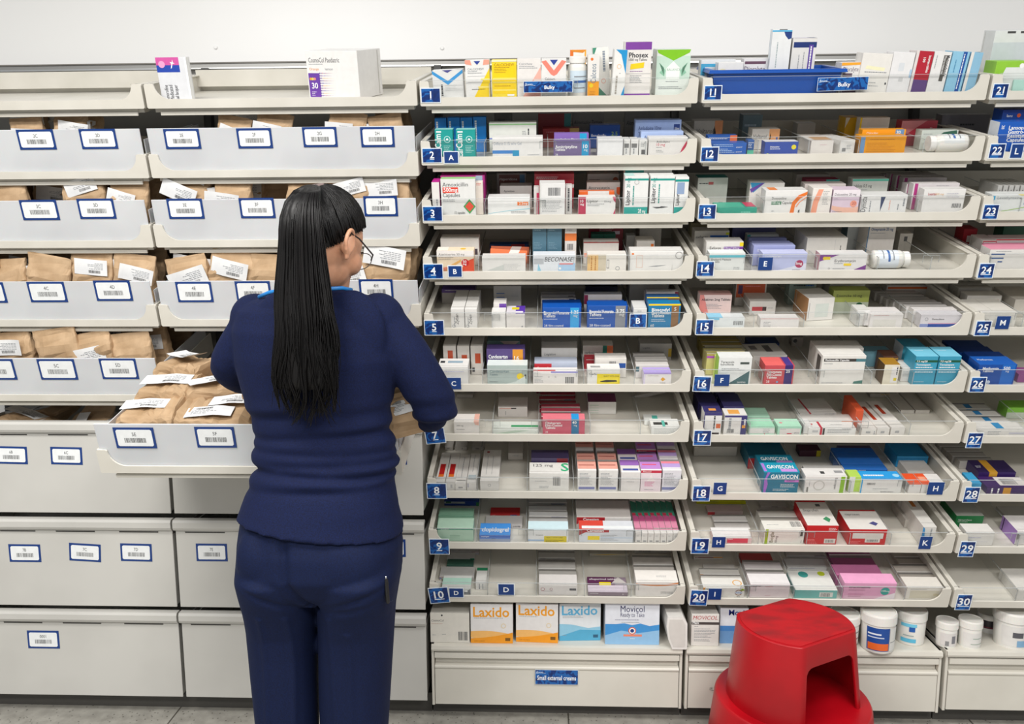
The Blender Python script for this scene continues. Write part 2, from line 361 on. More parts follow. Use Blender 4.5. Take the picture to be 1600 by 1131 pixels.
def barcode_label(root, F, x, y, t, off=.0045, rot=0, w=54, h=32):
    u0, w0 = uw(F, x-w/2+2, y+h/2, off); u1, w1 = uw(F, x+w/2-2, y-h/2, off); cx, cz = (u0+u1)/2, (w0+w1)/2; W, H = u1-u0, w1-w0
    m = M(); m.X = Matrix.Translation((cx, off, cz)) @ Matrix.Rotation(math.radians(rot), 4, 'Y')
    m.box((-W/2, -.0006, -H/2), (W/2, 0, H/2), '#12397c'); b = .006
    a, c = W/2-b, H/2-b; k = .003
    pts = [(-a+k, -c), (a-k, -c), (a, -c+k), (a, c-k), (a-k, c), (-a+k, c), (-a, c-k), (-a, -c+k)]
    m.prism(pts, -.0012, -.0006, '#eceeee')
    rnd = random.Random(t); xx = -W*.26
    while xx < W*.26:
        bw = rnd.choice((.0004, .0007, .0012)); m.poly([(xx, -.0014, -H*.22), (xx+bw, -.0014, -H*.22), (xx+bw, -.0014, H*.01), (xx, -.0014, H*.01)], '#333'); xx += bw+rnd.choice((.0006, .0009, .0014))
    vs, fs, TWd = text_geo(t); hh = H*.17; tw = TWd*hh/.69*.8
    m.text(t, lambda p, q: (-tw/2+p*.8, -.0014, H*.1+q), hh, None, '#333'); m.build('barcode_label', root)
BINS = {}
for key, (x, r, nm) in {'1a': (SEAM[0], 1, 'empty cream tray on the top shelf at far left'), '1b': (SEAM[1], 1, 'cream tray on the top shelf holding the purple-printed carton'),
        '2a': (SEAM[0], 2, 'frosted bin tray labelled 2C and 2D'), '2b': (SEAM[1], 2, 'frosted bin tray labelled 2E to 2H'), '3a': (SEAM[0], 3, 'frosted bin tray labelled 3C and 3D'), '3b': (SEAM[1], 3, 'frosted bin tray labelled 3E to 3H'),
        '4a': (SEAM[0], 4, 'frosted bin tray labelled 4C and 4D'), '4b': (SEAM[1], 4, 'frosted bin tray labelled 4E to 4H'), '5a': (SEAM[0], 5, 'frosted bin tray labelled 5C and 5D'), '5b': (SEAM[1], 5, 'frosted bin tray labelled 5E and 5F pulled out beside the person')}.items():
    if r == 1:
        F = frame(x+.004, ZL[1]); root = empty('top_tray', F); tag(root, nm, 'tray', 'top trays without numbers'); tray_body(root, lip=.024, r=.04, post=.022)
        m = M(); m.box((.004, TD-.03, .03), (TW-.004, TD-.026, .079), 'plastic'); m.build('back_panel', root)
    else: F, root = bin_tray(x+.004, ZL[r], .38 if key == '5b' else 0, nm, -.010 if key == '5b' else 0)
    BINS[key] = (F, root)
for key, x, y, t in (('2a', 57, 218, '2C'), ('2a', 154, 217, '2D'), ('2b', 285, 217, '2E'), ('2b', 398, 216, '2F'), ('2b', 500, 214, '2G'), ('2b', 590, 214, '2H'),
        ('3a', 62, 328, '3C'), ('3a', 151, 326, '3D'), ('3b', 290, 326, '3E'), ('3b', 402, 325, '3F'), ('3b', 595, 322, '3H'), ('4a', -21, 457, '4B'), ('4a', 74, 456, '4C'), ('4a', 177, 454, '4D'),
        ('4b', 304, 456, '4E'), ('4b', 396, 455, '4F'), ('4b', 588, 452, '4H'), ('5a', -6, 577, '5B'), ('5a', 90, 577, '5C'), ('5a', 186, 576, '5D'), ('5b', 211, 684, '5E'), ('5b', 337, 683, '5F')):
    barcode_label(BINS[key][1], BINS[key][0], x, y, t, w=60 if key == '5b' else 54)
# slotted black uprights between the bays
for i, sx in enumerate(SEAM):
    m = M(); m.box((sx-.012, .415, .06), (sx+.012, .4435, onY(600, 104, .43)[2]), '#2b2a28', .001)
    for k in range(26): z = .15+k*.065; m.box((sx-.003, .4145, z), (sx+.003, .4152, z+.02), 'black')
    tag(m.build('shelf_upright'), ['dark slotted upright behind the far left trays', 'dark slotted upright behind the seam of the two left bin columns', 'dark slotted upright between bins and tray 1 column', 'dark slotted upright between tray 1 and tray 11 columns', 'dark slotted upright between tray 11 and tray 21 columns', 'dark slotted upright at the far right of shelving'][i], 'upright', 'slotted uprights')
# ------------------------------------------------------------------ left drawers
def drawer(x0, x1, zt, zb, label, slots, labels, mats='enamel'):
    root = empty('filing_drawer', Matrix.Translation((x0, 0, zb))); tag(root, label, 'drawer', 'deep white filing drawers')
    W = x1-x0; H = zt-zb; m = M()
    m.box((.003, 0, .0), (W-.003, .004, H-.012), mats, .001)
    m.box((.006, .004, .0), (.010, .38, H-.05), mats); m.box((W-.010, .004, .0), (W-.006, .38, H-.05), mats); m.box((.006, .376, 0), (W-.006, .38, H-.05), mats); m.box((.006, .004, 0), (W-.006, .38, .004), mats)
    m.build('drawer_body', root)
    m = M(); prof = [(-.001, H-.034), (-.010, H-.032), (-.014, H-.024), (-.014, H-.008), (-.010, H-.001), (-.002, H), (.010, H), (.014, H-.006), (.010, H-.010), (.0, H-.014)]
    rings = [[(x, a, b) for a, b in prof] for x in (.001, W-.001)]; m.loft(rings, mats); m.build('handle_rail', root)
    for (sa, sb) in slots:
        a = onY(sa, 700, 0); bb = onY(sb, 700, 0); yy = H-.0425
        m = M(); m.box((max(sa, .01), -.0006, yy), (min(sb, W-.01), .001, yy+.0035), '#3a3936'); m.build('slot', root)
    F = Matrix.Translation((x0, 0, zb))
    for (x, y, t, rot) in labels: barcode_label(root, F, x, y, t, off=-.0003, rot=rot, w=51, h=27)
    return root
def xs(y, *pr): return [onY(p, y, 0)[0] for p in pr]
rows = {6: (.916, .640), 7: (.624, .351), 8: (.337, .063)}
for k, (zt, zb) in rows.items():
    ys = {6: 677, 7: 826, 8: 971}[k]
    sl = {6: [(0, 42), (75, 137)], 7: [(0, 55), (87, 148), (186, 247)], 8: [(6, 66), (98, 158), (194, 255)]}[k]
    slr = {6: [], 7: [(289, 351), (590, 647)], 8: [(298, 360), (590, 650)]}[k]
    lab = {6: [(18, 711, '6B', 1), (104, 712, '6C', 1)], 7: [(39, 864, '7B', 0), (133, 863, '7C', 3), (213, 863, '7D', 1)], 8: [(68, 999, '0001', 0)]}[k]
    labr = {6: [(612, 712, '6H', 0)], 7: [(331, 863, '7E', 0), (610, 856, '7H', 0)], 8: []}[k]
    for side in (0, 1):
        a, b = (SEAM[0]+.004, SEAM[1]-.002) if side == 0 else (SEAM[1]+.002, SEAM[2]-.008)
        S_ = [(onY(p, ys, 0)[0]-a, onY(q, ys, 0)[0]-a) for p, q in (sl if side == 0 else slr)]
        desc = {6: 'topmost', 7: 'middle', 8: 'lowest'}[k]
        drawer(a, b, zt, zb, f'{desc} deep white drawer in the '+('far left column' if side == 0 else 'column behind the person'), S_, lab if side == 0 else labr)
# plinths
for i, (a, b) in enumerate(((SEAM[0], SEAM[2]-.004), (SEAM[2], SEAM[3]-.004), (SEAM[3], SEAM[4]-.004), (SEAM[4], SEAM[5]))):
    m = M(); m.box((a, .05, 0), (b, .42, .06 if i == 0 else .045), '#4a4844'); tag(m.build('plinth'), ['dark recessed plinth under the left drawers', 'dark recessed plinth under the small creams cabinet', 'dark recessed plinth under the cabinet behind the red stool', 'dark recessed plinth under the right cabinet'][i], 'plinth', 'dark plinths')
# ------------------------------------------------------------------ base cabinets
def base_cab(x0, x1, zt, zb, label, pxl, Y=0):
    root = empty('base_cabinet', Matrix.Translation((x0, Y, zb))); tag(root, label, 'cabinet', 'low cream cabinets under the trays')
    W, H = x1-x0, zt-zb; K = 'enamel_warm'; m = M()
    m.box((0, .0, 0), (.008, .40, H), K, .001); m.box((W-.008, 0, 0), (W, .40, H), K, .001); m.box((0, .39, 0), (W, .40, H), K); m.box((.008, .02, .0), (W-.008, .39, .004), K)
    m.build('carcass', root)
    m = M(); prof = [(-.006, H-.018), (-.008, H-.012), (-.006, H-.002), (.004, H), (.40, H), (.40, H-.006), (.004, H-.007), (.002, H-.018)]
    m.loft([[(x, a, b) for a, b in prof] for x in (.001, W-.001)], K); m.build('top_shelf', root)
    m = M(); t = H-.022
    prof = [(.004, t-.001), (-.004, t-.003), (-.004, t-.018), (.004, t-.021), (.016, t-.022), (.016, t-.040), (.0, t-.043), (-.003, t-.046), (-.003, t-.05), (0, t-.055), (0, .004), (.02, .004), (.02, t-.001)]
    m.loft([[(x, a, b) for a, b in prof] for x in (.010, W-.010)], K); o = m.build('drawer_front', root)
    return root, Matrix.Translation((x0, Y, zb))
b1, bF = base_cab(SEAM[2]+.004, SEAM[3]-.008, .243, .050, 'low cream cabinet with drawer labelled small external creams', None)
bulky(b1, bF, 836, 903.5, 1047, 1069, 'Small external creams', 'drawer_sign', off=-.0045)
b2, _ = base_cab(SEAM[3]+.001, SEAM[4]-.010, .243, .050, 'low cream cabinet behind the red step stool', None)
b3, _ = base_cab(SEAM[4]+.001, SEAM[5], .246, .058, 'low cream cabinet at the far right corner', None)
m = M(); p = onY(1115, 1076, -.003)
m.X = Matrix.Translation((p.x-(SEAM[3]+.001), -.0035, p.z-.05)); m.text('ok', lambda a, c: (a-.012, 0, c), .006, None, '#3b3f3c', 'i'); m.tube([(-.012, 0, -.003), (0, 0, -.005), (.012, 0, -.002)], .0006, '#3b3f3c', 4); m.tube([(0, 0, .004), (.006, 0, .012), (.009, 0, .006)], .0005, '#3f7a55', 4)
m.build('pen_mark', b2)
# ================================================================== MEDICINE BOXES
CN = dict(k='#33363b', g='#8b8f94', w='#f2f2f0', n='#17306e', b='#1a5fb4', c='#25a0c8', t='#12958a', r='#c02030', o='#e8762a', y='#f0cf1a', v='#6a3f98', p='#e58aa6', s='#e9a08a', m='#b01c68', e='#2f9a57', l='#9aa6dc', a='#a9abad', x='#5d4a5c')
def colr(c): return CN.get(c, c)
def art(m, fn, W, H, s):
    for i, tk in enumerate(x.strip() for x in s.split(';') if x.strip()):
        q = tk.split(' '); op = q[0]; e = .0002+.00007*i
        if op == 'r':
            a, b, c, d = map(float, q[1:5]); m.poly([fn(a*W, b*H, e), fn(c*W, b*H, e), fn(c*W, d*H, e), fn(a*W, d*H, e)], colr(q[5]))
        elif op == 'q':
            n = [float(z) for z in q[2:]]; m.poly([fn(n[j]*W, n[j+1]*H, e) for j in range(0, len(n), 2)], colr(q[1]))
        elif op == 'c':
            a, b, r = map(float, q[1:4]); m.poly([fn(a*W+r*H*math.cos(j*.3927), b*H+r*H*math.sin(j*.3927), e) for j in range(16)], colr(q[4]))
        elif op == 'o':   # ring
            a, b, r = map(float, q[1:4]); n = 20; P = [(math.cos(j*2*math.pi/n), math.sin(j*2*math.pi/n)) for j in range(n)]
            m.add([fn(a*W+r*H*x, b*H+r*H*y, e) for x, y in P]+[fn(a*W+.8*r*H*x, b*H+.8*r*H*y, e) for x, y in P], [(j, (j+1) % n, n+(j+1) % n, n+j) for j in range(n)], colr(q[4]))
        elif op in 'tvV':
            a, b, h, mx = map(float, q[1:5]); st = 'b' if q[5].endswith('!') else ('i' if q[5].endswith('/') else ''); c = colr(q[5].rstrip('!/')); txt = ' '.join(q[6:])
            h *= 1.18
            if txt in ('x', '...'):   # print too small to read: broken strokes along the line
                rnd = random.Random(tk+str(i)); run = 0; tot = mx*(W if op == 't' else H); th = h*(H if op == 't' else W)*.45
                while run < tot:
                    l_ = min(rnd.uniform(.002, .007), tot-run); a0, a1 = run, run+l_
                    if op == 't': Q = [(a0, 0), (a1, 0), (a1, th), (a0, th)]
                    elif op == 'v': Q = [(0, a0), (0, a1), (-th, a1), (-th, a0)]
                    else: Q = [(0, -a0), (0, -a1), (th, -a1), (th, -a0)]
                    m.poly([fn(a*W+u_, b*H+v_, e) for u_, v_ in Q], c); run += l_+.0012
                continue
            if op == 't': m.text(txt, lambda x, y: fn(a*W+x, b*H+y, e), h*H, mx*W, c, st)
            elif op == 'v': m.text(txt, lambda x, y: fn(a*W-y, b*H+x, e), h*W, mx*H, c, st)
            else: m.text(txt, lambda x, y: fn(a*W+y, b*H-x, e), h*W, mx*H, c, st)
        elif op == 'l':   # lines of print too small to read
            a, b, w_ = map(float, q[1:4]); n = int(q[4]); c = colr(q[5]) if len(q) > 5 else '#8b8f94'
            rnd = random.Random(tk)
            for j in range(n):
                x = a*W; xe = (a+w_*rnd.uniform(.6, 1))*W; y = b*H-j*.0042
                while x < xe:
                    l = rnd.uniform(.002, .006); m.poly([fn(x, y, e), fn(min(x+l, xe), y, e), fn(min(x+l, xe), y+.0013, e), fn(x, y+.0013, e)], c); x += l+.001
        elif op == 'u':   # barcode
            a, b, w_, h = map(float, q[1:5]); rnd = random.Random(tk); x = a*W
            while x < (a+w_)*W:
                l = rnd.choice((.0005, .0009, .0015)); m.poly([fn(x, b*H, e), fn(x+l, b*H, e), fn(x+l, (b+h)*H, e), fn(x, (b+h)*H, e)], '#4a4c50'); x += l+rnd.choice((.0007, .0012))
        elif op == 'w':   # flowing wave band: colour, y left, y mid, y right, thickness
            yl, ym, yr, th = map(float, q[2:6]); n = 10; A = []
            for j in range(n+1): t_ = j/n; A.append((t_, yl*(1-t_)**2+2*ym*t_*(1-t_)+yr*t_*t_))
            B = [(t_, max(0, y-th*(.4+.6*t_))) for t_, y in A]
            m.add([fn(t_*W, y*H, e) for t_, y in A+B], [(j, j+1, n+2+j, n+1+j) for j in range(n)], colr(q[1]))
def carton_mesh(W, H, D, body, spec, o):
    m = M(); m.box((-W/2, 0, 0), (W/2, D, H), body, .0005)
    fr = lambda a, b, e: (-W/2+a, -e, b); tp = lambda a, b, e: (-W/2+a, b, H+e)
    rt = lambda a, b, e: (W/2+e, a, b); lf = lambda a, b, e: (-W/2-e, D-a, b)
    # pale and dark bands part repeated tops; tuck flap seams on top and ends
    if D > .012:
        if body[1] in 'edcb' and 'n' in o: art(m, tp, W, D, 'r 0 .8 1 1 #8e8b86;r 0 0 1 .12 #f0eeea')
        if body[1] in 'ed':
            art(m, tp, W, D, 'r .02 .1 .985 .13 #c3c0ba'); art(m, lf, D, H, 'r .12 .03 .16 .97 #c3c0ba'); art(m, rt, D, H, 'r .84 .03 .88 .97 #c3c0ba')
    if 'top' in o: art(m, tp, W, D, 'r 0 0 1 1 '+o['top'])
    if 'side' in o: art(m, rt, D, H, 'r 0 0 1 1 '+o['side']); art(m, lf, D, H, 'r 0 0 1 1 '+o['side'])
    parts = spec.split('//')
    art(m, fr, W, H, parts[0])
    for p in parts[1:]:
        p = p.strip(); k = p[0]; p = p[1:]
        if k == 'T': art(m, tp, W, D, p)
        elif k == 'R': art(m, rt, D, H, p)
        elif k == 'L': art(m, lf, D, H, p)
    return m
ORD = ['first', 'second', 'third', 'fourth', 'fifth', 'sixth', 'seventh', 'eighth', 'ninth', 'tenth', 'eleventh', 'twelfth']
ITEMS = []
def place(F, floor, line, where):
    f = [a.strip() for a in line.split('|')]; o = {}
    nums = f[0].split()
    x0, x1, yt, d, D = map(float, nums[:5])
    for t in nums[5:]: a, b = t.split('='); o[a] = b if b[0] in '#' or a in ('cat', 'top', 'side') else float(b)
    for a in ('top', 'side'):
        if a in o: o[a] = colr(o[a])
    u0, wt = uw(F, x0, yt, d); u1, _ = uw(F, x1, yt, d); h0 = o.get('h', 0)
    W = u1-u0; H = wt-floor-h0
    if H < .008: print('LOW', where, line[:50], round(H, 3)); H = .012
    if H > .13: print('TALL', where, line[:50], round(H, 3))
    mesh = carton_mesh(W, H, D, colr(f[1]), f[3] if len(f) > 3 else '', o)
    n = int(o.get('n', 1)); p = o.get('p', D+.003); first = None
    for k in range(n):
        T = F @ Matrix.Translation(((u0+u1)/2+(random.uniform(-.002, .002) if k else 0)+o.get('sx', 0)*k, d+k*p, floor+h0+.0004)) @ Matrix.Rotation(math.radians(o.get('yaw', 0)+(random.uniform(-1, 1) if k else 0)), 4, 'Z') @ Matrix.Rotation(math.radians(o.get('lean', 0)), 4, 'Y') @ Matrix.Rotation(math.radians(o.get('tip', 0)), 4, 'X') @ Matrix.Diagonal((1, 1, random.uniform(.86, 1.02) if k else 1, 1))
        if first is None: ob = mesh.build('medicine_box', mw=T); first = ob
        else: ob = first.copy(); COL.objects.link(ob); ob.matrix_world = T
        ITEMS.append((ob, f[2], where, (u0+u1)/2, d, h0, k, n))
def finish_labels():
    # the 290 boxes that show largest stay separate things; the deep, hidden ones become one object
    def score(it):
        ob, desc, where, u, d, h0, k, n = it; bb = ob.bound_box; W = bb[6][0]-bb[0][0]; H = bb[6][2]-bb[0][2]
        if k: return W*.012/(1+d*3)
        return W*(H if d < .045 else H*.45 if d < .1 else H*.3 if d < .18 else H*.2)
    L0 = sorted(ITEMS, key=score, reverse=True); keep = L0[:290]; rest = L0[290:]
    mm = {}; V = []; Fc = []; MI = []; mats = []
    bpy.context.view_layer.update()
    for it in rest:
        ob = it[0]; me = ob.data; o0 = len(V); W_ = ob.matrix_world
        V += [tuple(W_ @ v.co) for v in me.vertices]
        for p in me.polygons:
            mt = me.materials[p.material_index]
            if mt.name not in mm: mm[mt.name] = len(mats); mats.append(mt)
            Fc.append([o0+i for i in p.vertices]); MI.append(mm[mt.name])
        bpy.data.objects.remove(ob)
    if rest:
        me = bpy.data.meshes.new('medicine_box_rest'); me.from_pydata(V, [], Fc)
        for mt in mats: me.materials.append(mt)
        me.polygons.foreach_set('material_index', MI); me.update(); o = bpy.data.objects.new('medicine_box_rest', me); COL.objects.link(o)
        tag(o, 'the many half hidden boxes standing in the shade at the backs of the trays', 'medicine boxes', kind='stuff')
    keepset = [i for i in ITEMS if any(i is j for j in keep)]
    grp = {}
    for it in keepset:
        row = 0 if it[4] < .045 else 1 if it[4] < .13 else 2
        grp.setdefault((it[2], row), []).append(it)
    used = set()
    for (where, row), L in grp.items():
        heads = sorted({(round(i[3], 4), round(i[4], 4), round(i[5], 4)) for i in L if i[6] == 0})
        for ob, desc, wh, u, d, h0, k, n in L:
            rn = ('front', 'middle', 'back')[row]
            desc = desc.replace(' deep in the shade', '').replace(' deep inside', '').replace(' at the very back', '').replace(' at the back', '').replace(' in shade', '')
            if len(desc.split()) > 7: desc = ' '.join(desc.split()[:7]); desc = desc[:-4] if desc.endswith(' and') else desc
            if where.startswith('low'): lb = f"{' '.join(desc.split()[:6])}, {ORD[heads.index((round(u, 4), round(d, 4), round(h0, 4)))]} from left on {where}"
            elif k == 0: lb = f'{desc}, {rn} row of {wh}, {ORD[heads.index((round(u, 4), round(d, 4), round(h0, 4)))]} from left'
            else: lb = f'{desc}, {ORD[k-1]} behind its front copy, {wh}'
            j = 0
            while lb in used:
                j += 1; lb = f'{desc}, {ORD[k-1] if k else rn} behind, {wh}, {ORD[j]} such'
            used.add(lb); tag(ob, lb, 'medicine box')
            if n > 1: ob['group'] = f'{desc} boxes in {wh}'
BX = {}
BX[1] = """676 724 110 .03 .05 lean=-2|#dcdcda|white box with blue chevron|q #3a93cf 0 1 .5 .62 1 1 1 .88 .5 .48 0 .88;q #4a4b8a .33 1 .5 .9 .67 1;v .32 .1 .1 .4 k ...;l .4 .45 .5 4 #c9c9c7//Tr 0 0 1 1 w
727 765 94 .014 .045 lean=-1|#e6e5e2|white box with yellow striped triangle|q s 0 1 .22 1 .28 .86 0 .9;q s .78 1 1 1 1 .88 .74 .86;q #2a3f95 .36 .97 .64 .97 .5 .87;t .1 .74 .045 .7 g CALCICHEW;l .1 .7 .6 2;r .08 .58 .9 .585 g;r .08 .43 .9 .435 g;q y .3 0 1 0 1 .78;q #f6e37a .5 .28 1 .28 1 .32 .52 .32;q #f6e37a .62 .48 1 .48 1 .52 .64 .52;l .25 .24 .6 1 k
768 807 94 .014 .045|#f2d93a|yellow striped box|r .04 .12 .96 .9 #f4d008;r .04 .2 .96 .24 #f8e36a;r .04 .4 .96 .44 #f8e36a;r .04 .5 .96 .54 #f8e36a;t .1 .84 .06 .8 #a8741a CALCICHEW;l .1 .8 .75 4 #a8741a;l .1 .32 .7 1 #a8741a;r .62 .06 .9 .11 w;r 0 .95 1 1 #f6eebf
808 845 92 .014 .045|#e6e2de|white box with pink striped triangle|t .08 .84 .05 .8 g Calcichew;l .08 .8 .8 2;q #f2b3a4 .2 0 1 0 1 .8;q #e7dcd5 .5 .2 1 .2 1 .26 .52 .26;q #e7dcd5 .7 .42 1 .42 1 .47 .72 .47;l .1 .28 .3 1
846 885 92 .014 .045|#e6e4e1|white box with salmon V and blue gem|q #ee8674 0 .93 .18 .96 .5 .7 .82 .96 1 .93 .62 .6 .5 .56 .38 .6;q #2a3f95 .34 .97 .66 .97 .5 .83;t .14 .46 .05 .75 k Calcium;l .2 .4 .6 2
891 916 78 .10 .03|#f3f1ea|white open box with amber edge|r 0 .86 .2 1 o;r .9 0 1 1 #f3b13a;q #e58f2a 0 1 1 1 .8 .93 .2 .95
919 937 86 .014 .05|#e7e4df|slim white box with orange base|r 0 0 1 .38 #f0a019;c .35 .9 .035 o;v .72 .34 .4 .45 #6a7f93 Calceos;c .32 .28 .05 y;l .2 .14 .6 3 #b5731a
931 956 74 .07 .04 lean=-4|#e9e8e3|tall white box with green corners|q #3f8a70 0 1 .25 1 0 .8;q #4b8a72 0 0 .75 0 .1 .25 0 .32;v .75 .5 .28 .42 #8a94a0 ...;o .6 .3 .05 s
957 977 78 .016 .06 lean=3|#e9e8e4|white box with bright blue corner|q #1a93cf .1 1 1 1 1 .5 .55 .9;q #1a93cf .72 0 1 0 1 .25;v .4 .06 .26 .4 #a9a39a ...;o .45 .65 .05 #f0c08a;l .5 .5 .1 1
978 1019 66 .03 .07|#e6e2dd|white box with violet bands and yellow sticker|r 0 .86 1 1 #7d3f9c;r 0 0 1 .05 #7d3f9c;t .14 .72 .075 .8 k! Phosex;t .14 .66 .035 .7 k 1000 mg Tablets;q y .2 .5 .72 .53 .74 .63 .22 .6;l .2 .46 .6 1 #8a5a9a;r 0 .42 1 .424 g;l .2 .38 .5 5
1027 1080 78 .05 .09|#dfe6e0|pale green box with lime pointed flap|r 0 .36 1 .86 #c4dccd;q #7fc31c .04 .93 .5 .76 .96 .93 1 1 0 1;q #eef3ee .3 .36 .3 .6 .5 .75 .7 .6 .7 .36;t .32 .54 .045 .4 #8fb39d BALANCE;q #8cc0a4 .08 .72 .22 .62 .1 .5 .24 .42 .28 .55;q #8cc0a4 .92 .72 .78 .62 .9 .5 .76 .42 .72 .55;l .3 .3 .4 1;l .1 .18 .85 2"""
BX[2] = """679 697 185 .12 .03|#0f7fd0|bright blue upright box|V .12 .9 .28 .6 w ...//T r 0 0 1 1 #0f6fbc
699 718 184 .12 .03|#0f7fd0|bright blue upright box|V .12 .9 .28 .6 w ...
719 738 184 .12 .03|#0f7fd0|bright blue upright box|V .12 .9 .28 .6 w ...
739 759 183 .12 .03|#0f7fd0|bright blue upright box|V .12 .9 .28 .6 w ...
679 707 203 .013 .035|#149a94|teal box with white sunburst|v .32 .05 .28 .8 w! EarCalm;r .08 .9 .36 .95 w;o .68 .66 .12 #bfe8e4;c .68 .66 .04 w;l .48 .42 .45 5 #bfe8e4//Tr 0 0 1 1 #8fd0cc
712 742 203 .013 .035|#149a94|teal box with white sunburst|v .32 .05 .28 .8 w! EarCalm;r .08 .9 .36 .95 w;o .68 .66 .12 #bfe8e4;c .68 .66 .04 w;l .48 .42 .45 5 #bfe8e4//Tr 0 0 1 1 #8fd0cc
764 838 192 .09 .04|#e2e3dc|white box with blue and green swirl|w #7483c8 .5 .6 .2 .1;q #8cc56c .04 .16 .2 .26 .45 .14;r 0 .92 1 .96 #9bcf92;V .82 .8 .05 .5 k ...;l .7 .7 .1 3
769 848 215 .013 .045|#e5e3e0|white carton with blue bar and teal square|t .03 .62 .13 .55 #9aa4b0 Differin 0.1% w/w Gel;r 0 .2 .4 .36 #3c7fc4;r .4 .06 .53 .36 #2090bc;l .7 .12 .28 1
841 892 178 .26 .05|#8b2028|dark red box with teal end|r .8 0 1 1 #3f8f90
848 905 201 .19 .04|#a02a2c|red box with tan end|r .74 0 1 1 #c9a45e;l .1 .8 .5 1 #d99
866 920 209 .06 .03|#8a6ab8|violet box with bright blue end|r .74 0 .94 1 #25a7d8;t .03 .62 .14 .65 w! amitriptyline;t .76 .5 .2 .16 w! 10
865 923 221 .013 .035|#71628c|grey violet box with blue end|r .76 0 .95 1 #1794c4;t .04 .56 .16 .6 w! Amitriptyline;t .04 .4 .13 .3 w! Tablets;t .05 .1 .1 .3 w 28;t .8 .55 .2 .13 w! 10;t .82 .38 .12 .1 w mg
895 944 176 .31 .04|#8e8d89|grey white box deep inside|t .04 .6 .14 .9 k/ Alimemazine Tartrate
922 969 196 .17 .04|#154a9c|royal blue box with green figure|t .05 .5 .1 .55 w Bendroflu;t .72 .55 .14 .2 #a8cf4a 2.5
934 974 217 .013 .05|#e8e8e8|plain white box end|r .98 0 1 1 #c9c9c9
975 985 218 .02 .05|#e1e0dd|slim white upright box with code|r .1 .5 .8 .75 #777;v .5 .15 .3 .3 g ...
986 998 218 .02 .05|#e1e0dd|slim white upright box with code|r .1 .5 .8 .75 #777;v .5 .15 .3 .3 g ...
999 1012 219 .02 .05|#e3e2df|slim white upright box with square code|r .3 .1 .8 .4 #666;l .2 .8 .6 3
993 1065 188 .11 .035|#9db2dc|pale blue box with navy tag|t .07 .68 .12 .5 #2c3f75 Amlodipine 10mg;t .07 .5 .1 .3 #2c3f75 Tablets;r .84 .62 .97 .86 #1c3a80;t .86 .68 .12 .1 w 10mg
1002 1068 206 .062 .035|#a9bce2|pale blue box behind white one|t .07 .68 .12 .4 #2c3f75 Amlodipine;r .84 .6 .97 .84 #1c3a80
1014 1075 215 .013 .04|#e5e2de|white box with crimson swoosh|t .2 .72 .09 .35 k Amlodipine;t .2 .55 .12 .3 #d0435c 10 mg;l .2 .46 .15 1;l .2 .3 .2 2;q #d43a5a .97 .8 1 .6 .96 .3 .85 .05 .8 .05 .86 .4;q #7a4a8a .8 .05 .86 .3 .78 .0 .74 .0
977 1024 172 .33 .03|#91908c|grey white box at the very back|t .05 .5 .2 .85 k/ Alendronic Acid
772 800 172 .32 .04|#8e8d88|small grey box at the back|l .2 .7 .5 2 k"""
